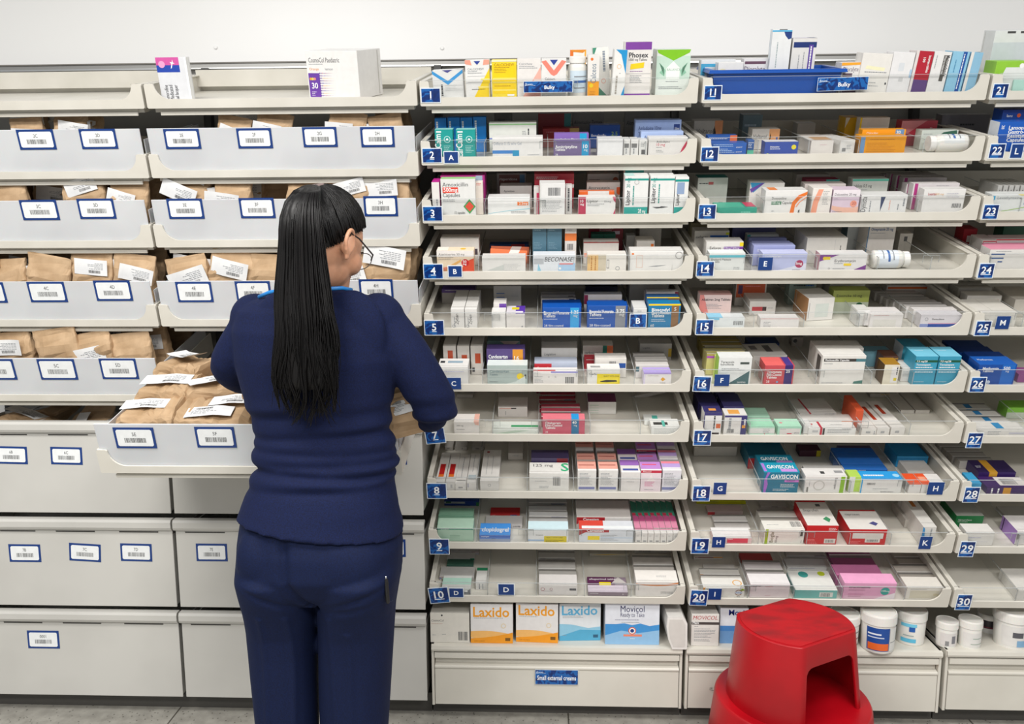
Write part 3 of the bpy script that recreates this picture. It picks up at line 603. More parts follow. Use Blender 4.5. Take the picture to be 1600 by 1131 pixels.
BX[3] = """674 686 285 .013 .06|#e4e1dc|slim white box with magenta edge|v .7 .2 .3 .3 g ...//Tr 0 0 1 1 #c02a90//Rr 0 0 1 1 #b02080
688 742 280 .013 .03|#e3e3e0|white box with red dosage band|t .05 .8 .09 .75 k Amoxicillin;r .05 .63 .5 .78 #e0402c;t .08 .66 .09 .4 w! 500mg;t .05 .52 .09 .5 k Capsules;l .05 .44 .4 2;q #3f9a50 .64 .26 .82 .06 1 .26 .82 .46;q #e5482c .69 .26 .82 .12 .95 .26 .82 .4;t .38 .06 .06 .3 k 15 capsules//Tr 0 0 1 1 #9fcf8a
688 757 275 .055 .022 n=4|#a52078|magenta topped box|l .1 .92 .6 1 #d58;r .8 .85 .95 1 #9ab
743 754 284 .03 .02|#e8ddd2|cream box with coral print|l .1 .94 .8 2 #d55
776 822 271 .2 .05|#8f8b87|grey box with brown and blue band|r .08 .55 .78 .95 #6e4034;r .78 .55 .95 .95 #44749c;t .1 .75 .08 .6 w risperidone
781 831 291 .12 .05|#dad7d2|white box with black wording|t .12 .72 .08 .5 k Apixaban
762 828 309 .02 .05|#e6e6e4|white box with orange dosage tab|r .7 .55 .96 .75 o;t .74 .58 .14 .2 w 2.5mg;w #a9d3dd .1 .3 .4 .06;l .55 .2 .4 2
834 842 293 .03 .03|#d9d3d0|slim red edged box|r .55 0 1 .8 #c8325a
843 883 287 .014 .05|#e3e2e0|white box turned to show barcode|u .34 .62 .48 .25;l .1 .45 .85 8;r 0 0 .06 1 #d5d3d0
835 897 272 .1 .05|#b2303f|crimson and white box|l .05 .9 .6 2 w;r .5 .6 1 .7 w
884 894 290 .03 .03|#d2cecb|slim grey box with dark print|v .6 .1 .5 .8 k ...
904 962 308 .013 .03|#e4e3e0|white box with raspberry dosage column|r 0 0 .2 1 #b62a50;t .05 .7 .12 .12 w! 10;t .05 .55 .1 .12 w! mg;t .24 .7 .13 .42 k Lipitor;t .7 .7 .09 .2 g 10 mg;l .24 .6 .5 2;q #c33a62 .92 1 1 1 1 .7 .95 .8;q #c33a62 .93 0 1 0 1 .35
905 960 299 .055 .022 n=2|#e2682c|orange topped box|r .25 0 .85 1 #dedad6
917 969 285 .115 .03|#d9d5cf|white box with black wording and orange dot|t .05 .72 .1 .7 k Atorvastatin;r .9 .5 1 .8 #e0602a;l .3 .5 .6 2
918 967 272 .17 .05|#c9c4bf|greyish box with brown disc|l .05 .8 .4 2 k;c .9 .8 .09 #a5502c
918 930 262 .24 .02 |#1d2a55|dark navy box end|l .1 .9 .8 1
944 960 262 .24 .02|#53235e|plum box end|l .1 .9 .8 1
977 1014 275 .016 .045|#e6e6e4|tall white box with teal band|r 0 .88 1 .93 t;r 0 0 1 .2 #1a9f96;v .22 .25 .14 .5 k! Lipitor;v .22 .7 .12 .25 t 20 mg;v .4 .25 .09 .5 t ...;t .6 .05 .1 .14 w! 28;t .78 .05 .1 .14 w! mg;o .5 .84 .06 #b5b5b2//Tr 0 0 .4 1 #bfe0dc
1017 1055 275 .016 .045|#e6e6e4|tall white box with teal band|r 0 .88 1 .93 t;v .22 .3 .14 .5 k! Lipitor;v .22 .7 .12 .25 t 20 mg;v .4 .3 .09 .5 t ...;q #5c5f63 .12 .2 .5 .17 .8 .2 .5 .22 .3 .16;r 0 0 1 .01 #ccc
1056 1077 277 .016 .045|#e6e6e4|narrow tall white box with teal base|r 0 .88 1 .94 t;r 0 0 1 .2 #1a9f96;r .15 .55 .7 .86 #8ea3c4;v .35 .25 .22 .3 k! Lipitor
977 1050 265 .07 .05|#dadcd8|teal and white box back to back|r 0 .5 .4 1 #1a9f96;r .7 .4 1 .7 #15776a"""
BX[4] = """682 740 392 .013 .04|#f0dcc0|cream box with red 50 mg disc|r 0 .72 1 1 #ece6e0;t .05 .78 .09 .7 k Azathioprine 50 mg;l .05 .68 .45 2;q #e9b46a 0 0 .65 .6 .65 .5 .2 0;q #e0573a 1 .65 .78 .5 .6 0 1 0;c .76 .44 .17 #d0282c;t .7 .44 .1 .16 w! 50;t .7 .34 .08 .16 w! mg;q #e8907a .2 .05 .34 .28 .1 .2//Tc .7 .5 .2 #f0c030;r 0 0 .3 1 #f2ece0
688 748 373 .08 .05|#d6d2cc|white box with violet band|r .08 .5 .72 .6 #7d64a8;r .76 .4 .96 .62 #4a4048
765 826 382 .17 .03|#1f4f86|deep blue box behind orange ones|r .55 .3 .9 1 #a8323a
766 826 386 .1 .04 lean=2 tip=-20|#e2703a|orange and white box lying askew|q #e4dfd8 .3 0 .55 1 .8 1 .6 0;l .5 .6 .3 2 k
764 822 391 .058 .035 lean=4 tip=-20|#e2703a|orange and white box tilted forward|q #e4dfd8 .3 0 .55 1 .8 1 .6 0;l .5 .6 .3 2 k
753 821 402 .013 .04|#e2e0dc|white box with faint grey triangle|q #c9ccc8 .1 .1 .5 .1 .5 .5;l .5 .5 .4 6 #bbb
832 854 350 .07 .045|#4f7486|tall slate blue box|l .1 .95 .7 4 #a9c4d0;l .1 .55 .6 5 #7d9cac
855 878 350 .07 .045|#4f7486|tall slate blue box|l .1 .95 .7 4 #a9c4d0;l .1 .55 .6 5 #7d9cac
883 901 352 .07 .045|#d8d2cc|narrow white box with orange band|r 0 .62 1 .8 #e27a3c;u .2 .4 .5 .15;l .2 .9 .5 2
833 899 398 .013 .035|#dfe3e8|white box with light blue corner|r .02 .45 .25 .75 #b9bdc2;t .27 .6 .22 .68 k/ BECONASE;q #8fc4d8 .1 0 .2 0 .12 .5;q #a9c9e4 .6 0 1 0 1 .5 .6 .5;c .64 .2 .07 w;r .62 .42 .95 .5 #d88
918 979 398 .013 .04|#e8e4dd|cream box with tan left part|r 0 0 .28 1 #e4bd80;r .28 0 .48 1 #cfc4ae;v .12 .1 .05 .8 #b5762c ...;v .22 .1 .05 .8 #b5762c ...;r .5 .2 .56 .7 #5a5654;r .51 .23 .55 .67 #e8e4dd;o .78 .2 .12 g
912 967 378 .09 .04|#ddd6d0|pinkish box with red lines|r 0 .94 1 1 #a04a48;r .02 .3 .16 .5 s;l .4 .98 .3 1
921 974 354 .21 .04|#8f2034|dark crimson box at the back|l .3 .9 .5 3 w;r .7 .7 .9 .82 #dcd
924 962 366 .15 .03|#155a48|dark green box|r .5 0 .52 1 #0c3c30
985 1068 393 .013 .05|#e6e4e0|long white box with orange square and curved flap|r .03 .84 .07 .92 o;r .12 .2 .24 .8 #e0a890;r .125 .215 .235 .785 #e6e2dc;q #9c9fa2 .35 .25 .5 .3 .7 .32 .5 .24;o .92 .8 .18 #a9a7a4;r .8 .05 .805 .35 #b5b2ae
995 1023 377 .1 .06|#dbd5cd|small cream box with orange square|r .8 .75 .95 .88 o
979 993 368 .16 .03|#9d9c9a|narrow grey box
1000 1034 354 .2 .1|#a5a19b|grey white box standing at the back"""
BX[5] = """704 725 483 .013 .17|#e2e0dc|white long box with cursive wording|v .55 .2 .2 .7 k/ Zyban;v .28 .1 .1 .5 g ...;o .2 .12 .08 g
726 745 483 .013 .17|#e2e0dc|white long box with cursive wording|v .55 .2 .2 .7 k/ Zyban;v .28 .1 .1 .5 g ...;o .2 .12 .08 g
690 742 452 .23 .06|#5c4486|violet edged box|r 0 0 1 .75 #a9a49e;l .1 .9 .6 1 w;c .95 .3 .15 #6fa850
771 814 447 .15 .03|#a8a6a2|grey white box with blue lines|r .1 .7 .4 .73 #3a5fa0;r .1 .55 .4 .58 #3a5fa0;r .1 .4 .4 .43 #3a5fa0;r .1 .25 .4 .28 #3a5fa0;l .65 .6 .25 1
771 791 473 .06 .04|#dcd8d4|narrow white box with purple block|r .45 .35 1 .95 #6a3fa0
768 790 488 .016 .04|#e4e2de|plain short white box
791 820 490 .013 .065|#dedad6|white box with purple and yellow top|c .85 .12 .05 g//Tr 0 0 .5 1 #dcd6dc;r .5 0 1 1 #5b35a8;r .28 .5 .68 .8 #e0cf2a;r .5 .05 .9 .3 #e8e0f0
848 908 481 .013 .04|#0d55b0|royal blue box with light blue end|r .72 0 .95 1 #2fa0dc;t .03 .68 .13 .66 w! Bisoprolol Fumarate;t .03 .54 .12 .3 w! Tablets;l .03 .44 .5 1 w;t .04 .08 .09 .6 w 28 film-coated;t .75 .7 .14 .18 w! 1.25;t .8 .56 .1 .12 w mg
848 909 478 .058 .028 n=2|#0a4596|navy blue box|r .72 0 .95 1 #2a8cc8;l .05 .93 .5 1 w
846 900 467 .135 .02 n=4|#c5c1bb|pale grey standing box|r .8 0 .95 1 #33333a
918 981 478 .013 .04|#0d4fa4|royal blue box with grey end|r .7 0 .95 1 #868a92;t .05 .68 .13 .6 w! Bisoprolol Fumarate;t .05 .54 .12 .3 w! Tablets;l .05 .44 .5 1 w;t .06 .08 .09 .6 w 28 film-coated;t .72 .68 .14 .2 w! 3.75;t .8 .56 .1 .12 w mg
919 976 474 .058 .03|#0c4a9c|royal blue box with green end|r .76 0 1 1 #1f9a5a;t .03 .78 .1 .7 w! Bisoprolol Fumarate
913 972 461 .1 .03|#cdc8c4|pale box with maroon corner|r 0 .6 .1 1 #7a2040
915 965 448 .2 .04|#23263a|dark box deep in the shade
990 1011 482 .018 .07|#e2e0dc|small white box end on|l .3 .85 .5 2
1014 1064 475 .013 .035|#1678a8|teal blue box with brown end|r 0 .93 1 1 y;r .72 0 .95 .93 #8a6440;t .1 .7 .11 .6 w! Bisacodyl;t .1 .58 .11 .6 w! Gastro-Resistant;t .1 .46 .11 .4 w! Tablets;l .1 .34 .5 2 w;t .08 .06 .09 .25 w 60;t .8 .72 .12 .1 w 5
1011 1062 466 .053 .04|#2b5a8c|blue and brown box with yellow edge|r .65 0 1 1 #6e5240;r 0 0 1 .9 #22508c//Tr 0 0 1 .2 y
1010 1060 456 .1 .025 n=2|#c9c2bf|pinkish grey box with dark corner|r .9 .6 1 1 #7a2436
984 1045 444 .19 .02 n=4|#aaa7a1|grey white slab standing behind"""
BX[6] = """684 731 573 .013 .06|#e2e0dd|white box with faint grey print|l .1 .7 .8 1 #99c//Tr .05 .45 .2 .7 k;r .3 .45 .8 .7 #8fa8b8
692 712 541 .08 .1|#cbc6bf|upright white box with rust square|r .35 .5 .75 .85 #b54a2a;v .5 .08 .25 .2 k ...
714 733 541 .08 .1|#cbc6bf|upright white box with rust square|r .35 .35 .8 .7 #b54a2a;r .1 .05 .3 .2 b
735 754 541 .08 .1|#cbc6bf|upright white box with rust square|r .35 .4 .8 .75 #b54a2a;r .1 .1 .3 .25 k
761 824 571 .013 .04|#aebcb8|grey green box with yellow disc|t .06 .62 .11 .6 #4a6a78 Candesartan;t .06 .47 .08 .3 #4a6a78 Tablets;r 0 .36 .7 .365 #7d8f8c;c .82 .42 .17 #f0d324;r .93 .3 .97 .52 #33302c;q #cfd8d4 .4 0 .7 .15 .95 .45 .95 0;l .05 .12 .3 1 k//Tr 0 0 1 1 #d6dedb
760 820 546 .06 .04|#53427a|violet box with amber end|r .68 .05 .95 1 #d8902a;t .05 .68 .11 .5 w! Candesartan;t .05 .52 .1 .35 w! Tablets;t .72 .62 .12 .2 w! 16
761 812 533 .15 .05|#6f8a8a|teal grey box with coral stripe|q #c8b4ac .4 1 1 1 .7 .7
833 903 584 .013 .045|#e4e0dc|white box with barcode and red line|u .72 .1 .2 .6;l .03 .7 .2 5;o .35 .7 .06 k;o .5 .7 .06 k//Tr 0 .4 .5 .6 #c84040;r .4 .1 1 .35 #8a86c0
835 902 566 .065 .04|#b5bed0|pale blue box with red label|r 0 .4 .4 .9 #c02834;t .06 .55 .12 .3 w Cymeval;r .6 .4 .95 .6 #dcdfe4
846 902 544 .11 .05|#cac7c2|white box with black wording|t .08 .68 .09 .6 k/ Legalon;l .08 .55 .6 2;r .9 .2 1 .6 #d8b020
846 902 533 .18 .05|#b0ada8|grey white box with dark tag|r .6 .8 .85 .9 #4a4a4c
918 969 577 .013 .04|#e6e4e0|white box with yellow warning note|t .06 .62 .12 .3 k Carbo;r .3 .02 1 .7 #e8d21e;r .33 .08 .95 .4 #f0dc3a;q #22231f .4 .22 .6 .3 .9 .28 .92 .18 .6 .14 .4 .16;t .5 .5 .08 .48 #5a5410 SELECT WITH CARE//Tr .1 .3 .4 .6 #9a9a98
930 979 560 .06 .04|#dcd8d2|white box with blue badge|r .76 .5 .98 .75 #24509c;u .45 .4 .2 .45
913 945 558 .105 .02|#a82a36|dark red edged box|l .1 .8 .6 1 w
911 958 540 .14 .04|#cfcac2|white box with green and orange blocks|r .68 .2 1 1 #e2764a;r .66 .5 .8 1 #2f7a68;t .06 .6 .12 .6 k carbocisteine
1006 1049 583 .013 .04|#dcd4e8|white box with lilac top|r 0 .92 1 1 #b3a0e0;r .06 0 1 .9 #e6e2e0;t .15 .72 .1 .5 #a9a088 Carbimazole;q #e0a020 .62 .46 .7 .28 .8 .46 .7 .64;l .6 .12 .3 1 k//Tr 0 0 1 1 #b7a4e4
994 1045 571 .058 .035 n=3|#d6d2ce|white box with dark end print|r 0 .5 .1 .9 #4a6a74;r .1 0 .102 1 #aaa
1000 1050 537 .19 .05|#b4b1ac|grey white box with black wording|t .1 .7 .08 .6 k Legalon;r .9 .2 1 .7 #c9a830"""
BX[7] = """709 748 659 .013 .05|#e4dfda|white box with peach patch|t .1 .62 .1 .6 k 200 mg;q #e8b4a4 .8 1 1 1 1 .7 .85 .75;l .1 .35 .5 1 k//Tr .8 0 1 1 #e8b4a4
778 824 636 .12 .07|#d9d4cf|open white box with flap up|r .05 .8 .45 .9 #d9a89c;r .45 .8 .62 .92 #3a3436;r .25 .2 .27 .6 #999
770 841 671 .013 .05|#d9ded6|white box with green line|q #b9cbb9 .0 .0 .5 .8 .8 .8 .3 0;c .94 .5 .05 g//Tr .4 .3 1 .55 #2f9a60
848 914 655 .013 .036|#c4566a|pink box with blue dosage column|r .68 0 .86 1 #1c6f9a;t .06 .68 .12 .55 w! Citalopram;t .06 .52 .12 .6 w! Film-Coated;t .06 .36 .12 .5 w! Tablets;t .06 .08 .1 .5 w 28;t .7 .7 .15 .15 w! 40;t .74 .54 .1 .1 w mg//Tr 0 0 1 1 #e07a86;r .68 0 .86 1 #2a9ad8
846 908 651 .055 .03 n=3|#c04a5e|pink box with blue end|r .68 0 .86 1 #20619a;t .06 .8 .1 .5 w! Citalopram
843 900 642 .15 .03 n=4|#b23248|crimson box with blue end|r .7 0 .9 1 #1c4a8a;l .06 .92 .5 1 w
838 896 624 .285 .04|#a02840|crimson box with green end|r .75 0 1 1 #1a7a50;t .06 .75 .1 .5 w Citalopram;t .8 .75 .12 .15 w 20
919 963 628 .14 .06|#dad8d2|white box with green dashes and plum edge|r .04 .72 .38 .74 #5aa878;r .04 .5 .38 .52 #5aa878;r .04 .3 .38 .32 #5aa878;r .04 .1 .38 .12 #5aa878//Tr 0 0 1 1 #6a2a50
1018 1063 668 .013 .055|#e4e4e0|small white box with teal strip|l .1 .8 .8 6 #b9b9b6//Tr .1 .3 .6 .6 #333;r .4 .1 .5 .8 #58b8a8
1007 1050 657 .07 .04|#dfe0dc|white box with green strip|l .1 .7 .8 5 #b9b9b6//Tr .3 .1 .5 .8 #58b8a8
981 1040 630 .26 .02 lean=-14|#c3beb8|slanted grey white box|c .92 .5 .08 #a55;r .1 .3 .6 .34 #999
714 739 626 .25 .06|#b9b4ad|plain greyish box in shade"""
BX[8] = """680 695 753 .013 .17|#e2dfda|slim long white box with red stripe|l .2 .5 .5 1//Tr .2 .25 .75 .6 #c02020;r .2 .16 .75 .25 o
696 711 753 .013 .17|#e2dfda|slim long white box with red stripe|r .5 .3 .7 .7 #bbb//Tr .2 .25 .75 .6 #c02020;r .2 .16 .75 .25 o
711 728 756 .010 .17|#e2dfda|slim long white box with tiny print|r .3 .4 .7 .6 #999//Tr .1 .1 .9 .12 #999;v .5 .2 .1 .7 g ...
729 744 754 .013 .17|#e2dfda|slim long white box with pale blue oval|r .1 .4 .2 .9 #99a//Tr .1 .1 .9 .25 #b9c4c8;v .5 .35 .1 .6 g ...
750 779 751 .013 .18|#e2dfda|long white box with ruled print|o .5 .55 .13 #888//Tr .2 .9 .35 .95 #a33;v .3 .2 .04 .6 g ...;v .6 .2 .04 .6 g ...
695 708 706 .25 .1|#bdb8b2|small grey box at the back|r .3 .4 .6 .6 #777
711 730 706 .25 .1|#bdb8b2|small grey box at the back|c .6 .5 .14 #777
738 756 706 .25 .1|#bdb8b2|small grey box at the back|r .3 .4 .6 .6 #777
794 817 708 .19 .08|#cfc9c2|small white box lying at the back|l .3 .6 .5 1
827 889 739 .013 .06|#e3e1dc|white box with green S mark on top|u .6 .3 .18 .5;l .15 .55 .4 1;l .25 .25 .3 2//Tt .8 .2 .6 .2 #35b07a! S;t .1 .6 .2 .5 k 125 mg
830 889 716 .078 .05|#433a5c|dark violet box with maroon end|r .68 0 .97 1 #7a1c28;t .1 .6 .11 .5 w! Co-Amoxiclav;t .1 .44 .1 .3 w! Tablets;t .72 .6 .11 .2 w! 500;l .1 .25 .4 1 w
903 932 735 .013 .06 n=3|#e2e0dc|white box with peach topped lid|r .05 .1 .92 .22 #7a80b0;l .1 .85 .6 6;l .1 .5 .7 4//Tr 0 .15 1 .9 #e8a898;r .05 .45 .9 .55 #b06a60
936 966 735 .013 .06 n=3|#e2e0dc|white box with peach topped lid|r .05 .1 .92 .22 #7a80b0;l .1 .85 .6 6;l .1 .5 .7 4//Tr 0 .15 1 .9 #e8a898;r .05 .45 .9 .55 #b06a60
971 1001 738 .013 .07 n=2|#e2dedb|white box with purple lid|l .3 .5 .4 1//Tr .1 .15 .9 .3 #4a58a0;r 0 .55 1 1 #9a6ab8
1002 1034 735 .013 .06 n=3|#e8d9de|pink printed box with red band|r 0 .88 1 1 #c8304a;t .08 .9 .07 .8 w Anusol;q #f0e6e4 .3 .5 .5 .8 .7 .5;l .2 .45 .6 4 #d08;l .2 .1 .6 1 //Tr 0 0 1 1 #c08ad0;r .1 .5 .8 .6 #e05a78
1036 1065 735 .013 .06 n=3|#dfdce2|white box with pink and violet lid|r 0 .1 .95 .22 #7a80b0;l .1 .85 .6 6;l .1 .5 .7 4//Tr 0 .3 1 .65 #b9a0d8;r 0 .65 1 .85 #ec8a9a"""
BX[9] = """683 739 823 .013 .045|#b4d4be|mint green box|r 0 .8 1 .9 #2a9a80;t .1 .815 .055 .8 w! co-codamol;l .35 .4 .35 3 #7aa88c;r 0 .9 1 1 #cdeed8
683 738 818 .06 .04 n=2|#9fd2b4|mint green topped box|r 0 .85 1 .95 #2a9a80;t .1 .87 .05 .8 w co-codamol
694 748 783 .2 .06|#22428c|navy and white box with green end|r 0 .5 .6 .9 #a9b0b0;r .05 .6 .2 .95 #1c5a3a;r .92 0 1 .8 #2a7a48
749 797 836 .013 .06 h=0|#6a8fd0|blue and white box|r 0 .62 1 .95 #3f6cc0;t .05 .7 .14 .9 w! clopidogrel;r 0 0 1 .4 #a9b4cc;l .4 .4 .2 1 k//Tr 0 0 1 1 #4a98e8;t .06 .3 .4 .88 w! clopidogrel
758 816 820 .08 .05|#cdc9c6|greyish white box with barcode|u .75 .3 .18 .5
766 812 804 .14 .04|#c42a2c|red box with blue dosage block|r .68 .05 .9 1 #1c4a8c;t .08 .62 .12 .5 w! Clopidogrel;t .08 .46 .12 .5 w! Film-Coated;t .7 .7 .16 .18 w! 75
764 820 784 .24 .04|#c3bfb9|greyish white box with dark line|l .05 .9 .3 1 k
825 888 828 .013 .045|#e2e3e2|white box with yellow warning note|r 0 .1 .5 .2 #8fb2d8;r .4 0 .96 .5 #d8c41c;t .46 .34 .08 .4 #4a460c SELECT WITH CARE;l .44 .14 .5 2 #3a3808;t .2 .55 .07 .25 k Doxazosin//Tr 0 0 1 1 #d4ecf2
826 887 817 .06 .03 n=3|#c9c8c6|pale grey box with navy tag|r .58 .85 .95 .97 #1c3a8c;l .1 .8 .5 2
826 886 792 .2 .04 n=2|#bab8b4|greyish box with dark blue tag|r .58 .7 .95 .85 #1c3a8c;r .58 .55 .95 .6 #222
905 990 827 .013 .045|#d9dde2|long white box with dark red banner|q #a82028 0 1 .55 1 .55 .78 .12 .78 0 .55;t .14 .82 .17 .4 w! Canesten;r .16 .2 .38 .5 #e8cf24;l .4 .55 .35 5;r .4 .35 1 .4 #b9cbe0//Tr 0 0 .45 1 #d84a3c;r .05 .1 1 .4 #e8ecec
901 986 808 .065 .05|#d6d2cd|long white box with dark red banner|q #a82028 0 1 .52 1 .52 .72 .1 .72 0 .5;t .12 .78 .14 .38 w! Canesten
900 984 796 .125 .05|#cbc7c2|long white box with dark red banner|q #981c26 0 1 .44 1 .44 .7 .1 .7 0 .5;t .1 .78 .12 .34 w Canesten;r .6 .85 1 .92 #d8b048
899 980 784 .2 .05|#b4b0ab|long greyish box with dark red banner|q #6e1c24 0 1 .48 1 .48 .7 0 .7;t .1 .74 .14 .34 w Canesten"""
for i in range(7): BX[9] += f"\n{993+i*9.9:.1f} {1002.3+i*9.9:.1f} 833 .013 .2|#e2ded9|slim long box with pink and green top|r .3 .1 .8 .25 #999;l .2 .7 .5 1//Tr 0 .08 1 .3 #d88aa6;r 0 .3 1 .5 #c05a88;q #3f8a72 0 .5 1 .42 1 .8 0 .85;r 0 .45 .6 .52 #b0384a"
BX[10] = """690 735 919 .013 .06|#e0e2de|white box with mint lid and grey corner|q #85888a .6 0 1 0 1 .9;r .8 .4 .9 .7 w//Tr 0 .3 1 .8 #b9e0d0
687 741 909 .078 .05|#cfcdca|greyish box with red dash|r 0 .9 .2 .96 #b03040;r 0 .4 .06 .7 #5a6ab0
699 740 902 .135 .03|#3f6a5a|dark green edged box|r 0 .3 .6 .6 #a9c0b4
699 742 890 .17 .03|#cfccc9|white box with green corner|r .85 .4 1 1 #1a8a60
693 749 880 .205 .04|#bdbab9|greyish box with navy corner|r 0 .5 .08 .9 #2c2a6e;r .8 .8 1 .95 #a88;r 0 .3 1 .36 #8a7ab0
743 760 910 .035 .07|#e3e2de|small upright white box|v .4 .1 .2 .7 g ...;v .7 .1 .15 .7 g ...//Tr 0 .8 1 1 #2a8a60
842 902 914 .013 .05|#dedad7|white box with red ellipse mark|r 0 .08 1 .1 #c5c0bd;o .1 .6 .16 #a03a4a;o .32 .6 .12 #8a3a4a;l .05 .4 .4 1;r .8 .5 .97 .7 #55555a
842 901 904 .07 .045 n=2|#cfccc7|white box with grey framed top|t .05 .7 .1 .3 k D;r .03 .85 .98 .88 #55605c
841 898 880 .175 .035 n=3|#c3c0ba|greyish standing box with dark end print|r .05 .85 .2 .95 #3c3c40
919 981 925 .013 .07|#8a7a86|mauve grey box with plum top|l .05 .6 .3 1 w;c .88 .5 .16 #c9bec4//Tr 0 .45 .7 1 #5c2a50;t .05 .8 .1 .8 w allopurinol tablets;r .3 .3 .6 .65 #f0dc14;q #c5c0bc .62 .6 .8 1 1 .6;r 0 0 1 .45 #d8ccd8
921 983 868 .2 .05|#b4ae9f|pale box with yellow flash|q #d8b41e .05 .7 .5 .85 .9 .9 .4 .6
994 1060 909 .013 .055|#e5e1dc|white box with orange wave|w #e08a4c .9 .7 .98 .14;l .6 .3 .35 2 k//Tr 0 0 1 1 #ece8e2;l .5 .5 .3 2
992 1056 899 .07 .05 n=2|#dad5cf|white box with orange curve|w #d8804a .85 .8 1 .1;t .05 .85 .06 .3 k solifenacin
990 1052 868 .22 .05|#bdb8b1|greyish box with barcode|u .12 .6 .3 .3"""
BX[11] = """1316 1346 98 .02 .05|#e2dfdc|white box with plum pill mark|t .1 .72 .12 .8 #5a4a60 Dioralyte;r .1 .56 .6 .66 #53384e;l .65 .4 .3 2;r .1 .02 .9 .12 #4c2a48;q #f3a52c 0 1 1 1 1 .93 0 .9
1346 1393 84 .013 .05 lean=3|#e3e0da|white box with faint yellow stripe|q #ece8c0 .15 .62 .8 .58 .82 .66 .2 .7;t .15 .53 .045 .75 g ...;l .3 .28 .5 1;l .3 .2 .6 1;r .9 .25 .95 .3 k
1394 1428 82 .013 .05 lean=3|#e3e2e2|plain white box|r .35 .55 .6 .75 #d4d8dc;r .45 .3 .65 .4 #c9c9c9;r .9 .4 1 .6 #a9c4dc
1429 1456 80 .013 .05 lean=4|#dcd4d2|red and purple box with white edge|r .15 .33 1 1 #b01c30;r .15 0 1 .33 #5a3f78;V .75 .9 .12 .4 w! losartan tablets;V .45 .85 .12 .3 w! 100
1457 1484 81 .013 .05 lean=4|#e2e1df|white box with black vertical strip|V .75 .92 .16 .5 k! Metronidazole;r .58 .3 .8 .92 #55524e;V .62 .9 .1 .5 w Metronidazole;v .2 .6 .08 .3 g ...
1486 1512 81 .013 .05 lean=4|#8cc0da|light blue box with navy edge|V .7 .95 .12 .85 w! ...;r .62 0 .85 1 #1c4f9c;V .68 .95 .1 .85 w! ...;v .3 .5 .1 .3 #4a8ab0 ...
1514 1533 82 .013 .05 lean=4|#8ab8d2|light blue box with pale stripe|r 0 0 .25 1 #e0dcd6"""
BX[12] = """1109 1167 224 .013 .04|#1f5cb0|blue box with fine white print|l .1 .85 .6 2 #bcd4ee;l .1 .5 .6 2 #bcd4ee;l .1 .25 .6 1 #bcd4ee;t .72 .62 .1 .2 w/ accord;t .72 .25 .1 .2 w/ accord
1106 1152 212 .06 .03|#1a4f98|navy blue box with orange tag|r .76 .5 1 1 #d86a3c;l .1 .8 .6 1 w
1169 1179 219 .03 .03|#2f5a98|narrow blue box with mint foot|r 0 0 1 .3 #5fc0a0;l .1 .8 .8 4 w
1085 1130 189 .19 .05|#b3afa8|white box with slanted dark wording and orange end|r .72 0 1 1 #d08a5a;t .1 .5 .16 .6 k/ Voltarol;q #2a2420 .7 .2 .78 .5 .72 .8 .68 .5
1176 1219 202 .12 .05|#cdc8c0|second white box with slanted wording and orange end|r .62 0 1 1 #dfa06c;t .05 .55 .16 .5 k/ Voltarol;r .88 .2 .94 .6 #3a5fa0;q #2a2420 .64 .4 .7 .6 .66 .8
1196 1248 222 .013 .04|#3550a4|indigo box with yellow disc|c .87 .6 .18 #e8d838;t .16 .58 .09 .55 w! Duloxetine;l .16 .45 .4 1 w;c .1 .04 .12 #c9d84a//Tr 0 0 1 1 #e4e4ea
1268 1303 220 .013 .13|#dfd9d3|white box end with tan lid|r .4 .7 .7 .72 #c9a//Tr .2 .1 1 .6 #c8a078
1313 1338 219 .02 .12 yaw=12|#e0deda|long white box with small code|r .15 .2 .4 .45 #888;l .45 .6 .4 3
1247 1275 193 .26 .05|#a8a5a0|small greyish box at the back
1322 1345 184 .2 .06|#d9a81c|yellow box with white corner|q #d9d4c8 0 .6 .3 1 0 1
1345 1391 184 .15 .03|#d4d0c8|pale box with bold black capitals|r 0 0 .06 1 y;t .12 .4 .28 .7 k! ADIZEM
1348 1416 203 .062 .03|#e89a1c|orange yellow box with grey blue corner|r .76 .1 .96 1 #6a8fb8;t .1 .8 .08 .5 w Chlordiaz;t .78 .8 .12 .16 w! 20
1346 1417 213 .013 .045|#e09614|orange yellow box with blue end|r 0 0 .1 .95 #6a90b8;l .2 .8 .6 1 #a86a10;l .15 .6 .7 6 #c47c10
1410 1466 189 .16 .04|#c23f50|rose red box|q #dc8a8e 0 .3 .7 1 0 1;l .8 .7 .1 1 w
1441 1498 204 .085 .04|#c9d0c8|pale box with dark green arc|q #34604f .4 .6 .6 .9 .95 1 1 .6;l .05 .8 .3 1
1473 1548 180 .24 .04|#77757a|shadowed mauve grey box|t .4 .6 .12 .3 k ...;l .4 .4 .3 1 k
1162 1192 180 .24 .05|#5f7580|shadowed blue grey box|t .1 .6 .14 .6 #9ab ..."""
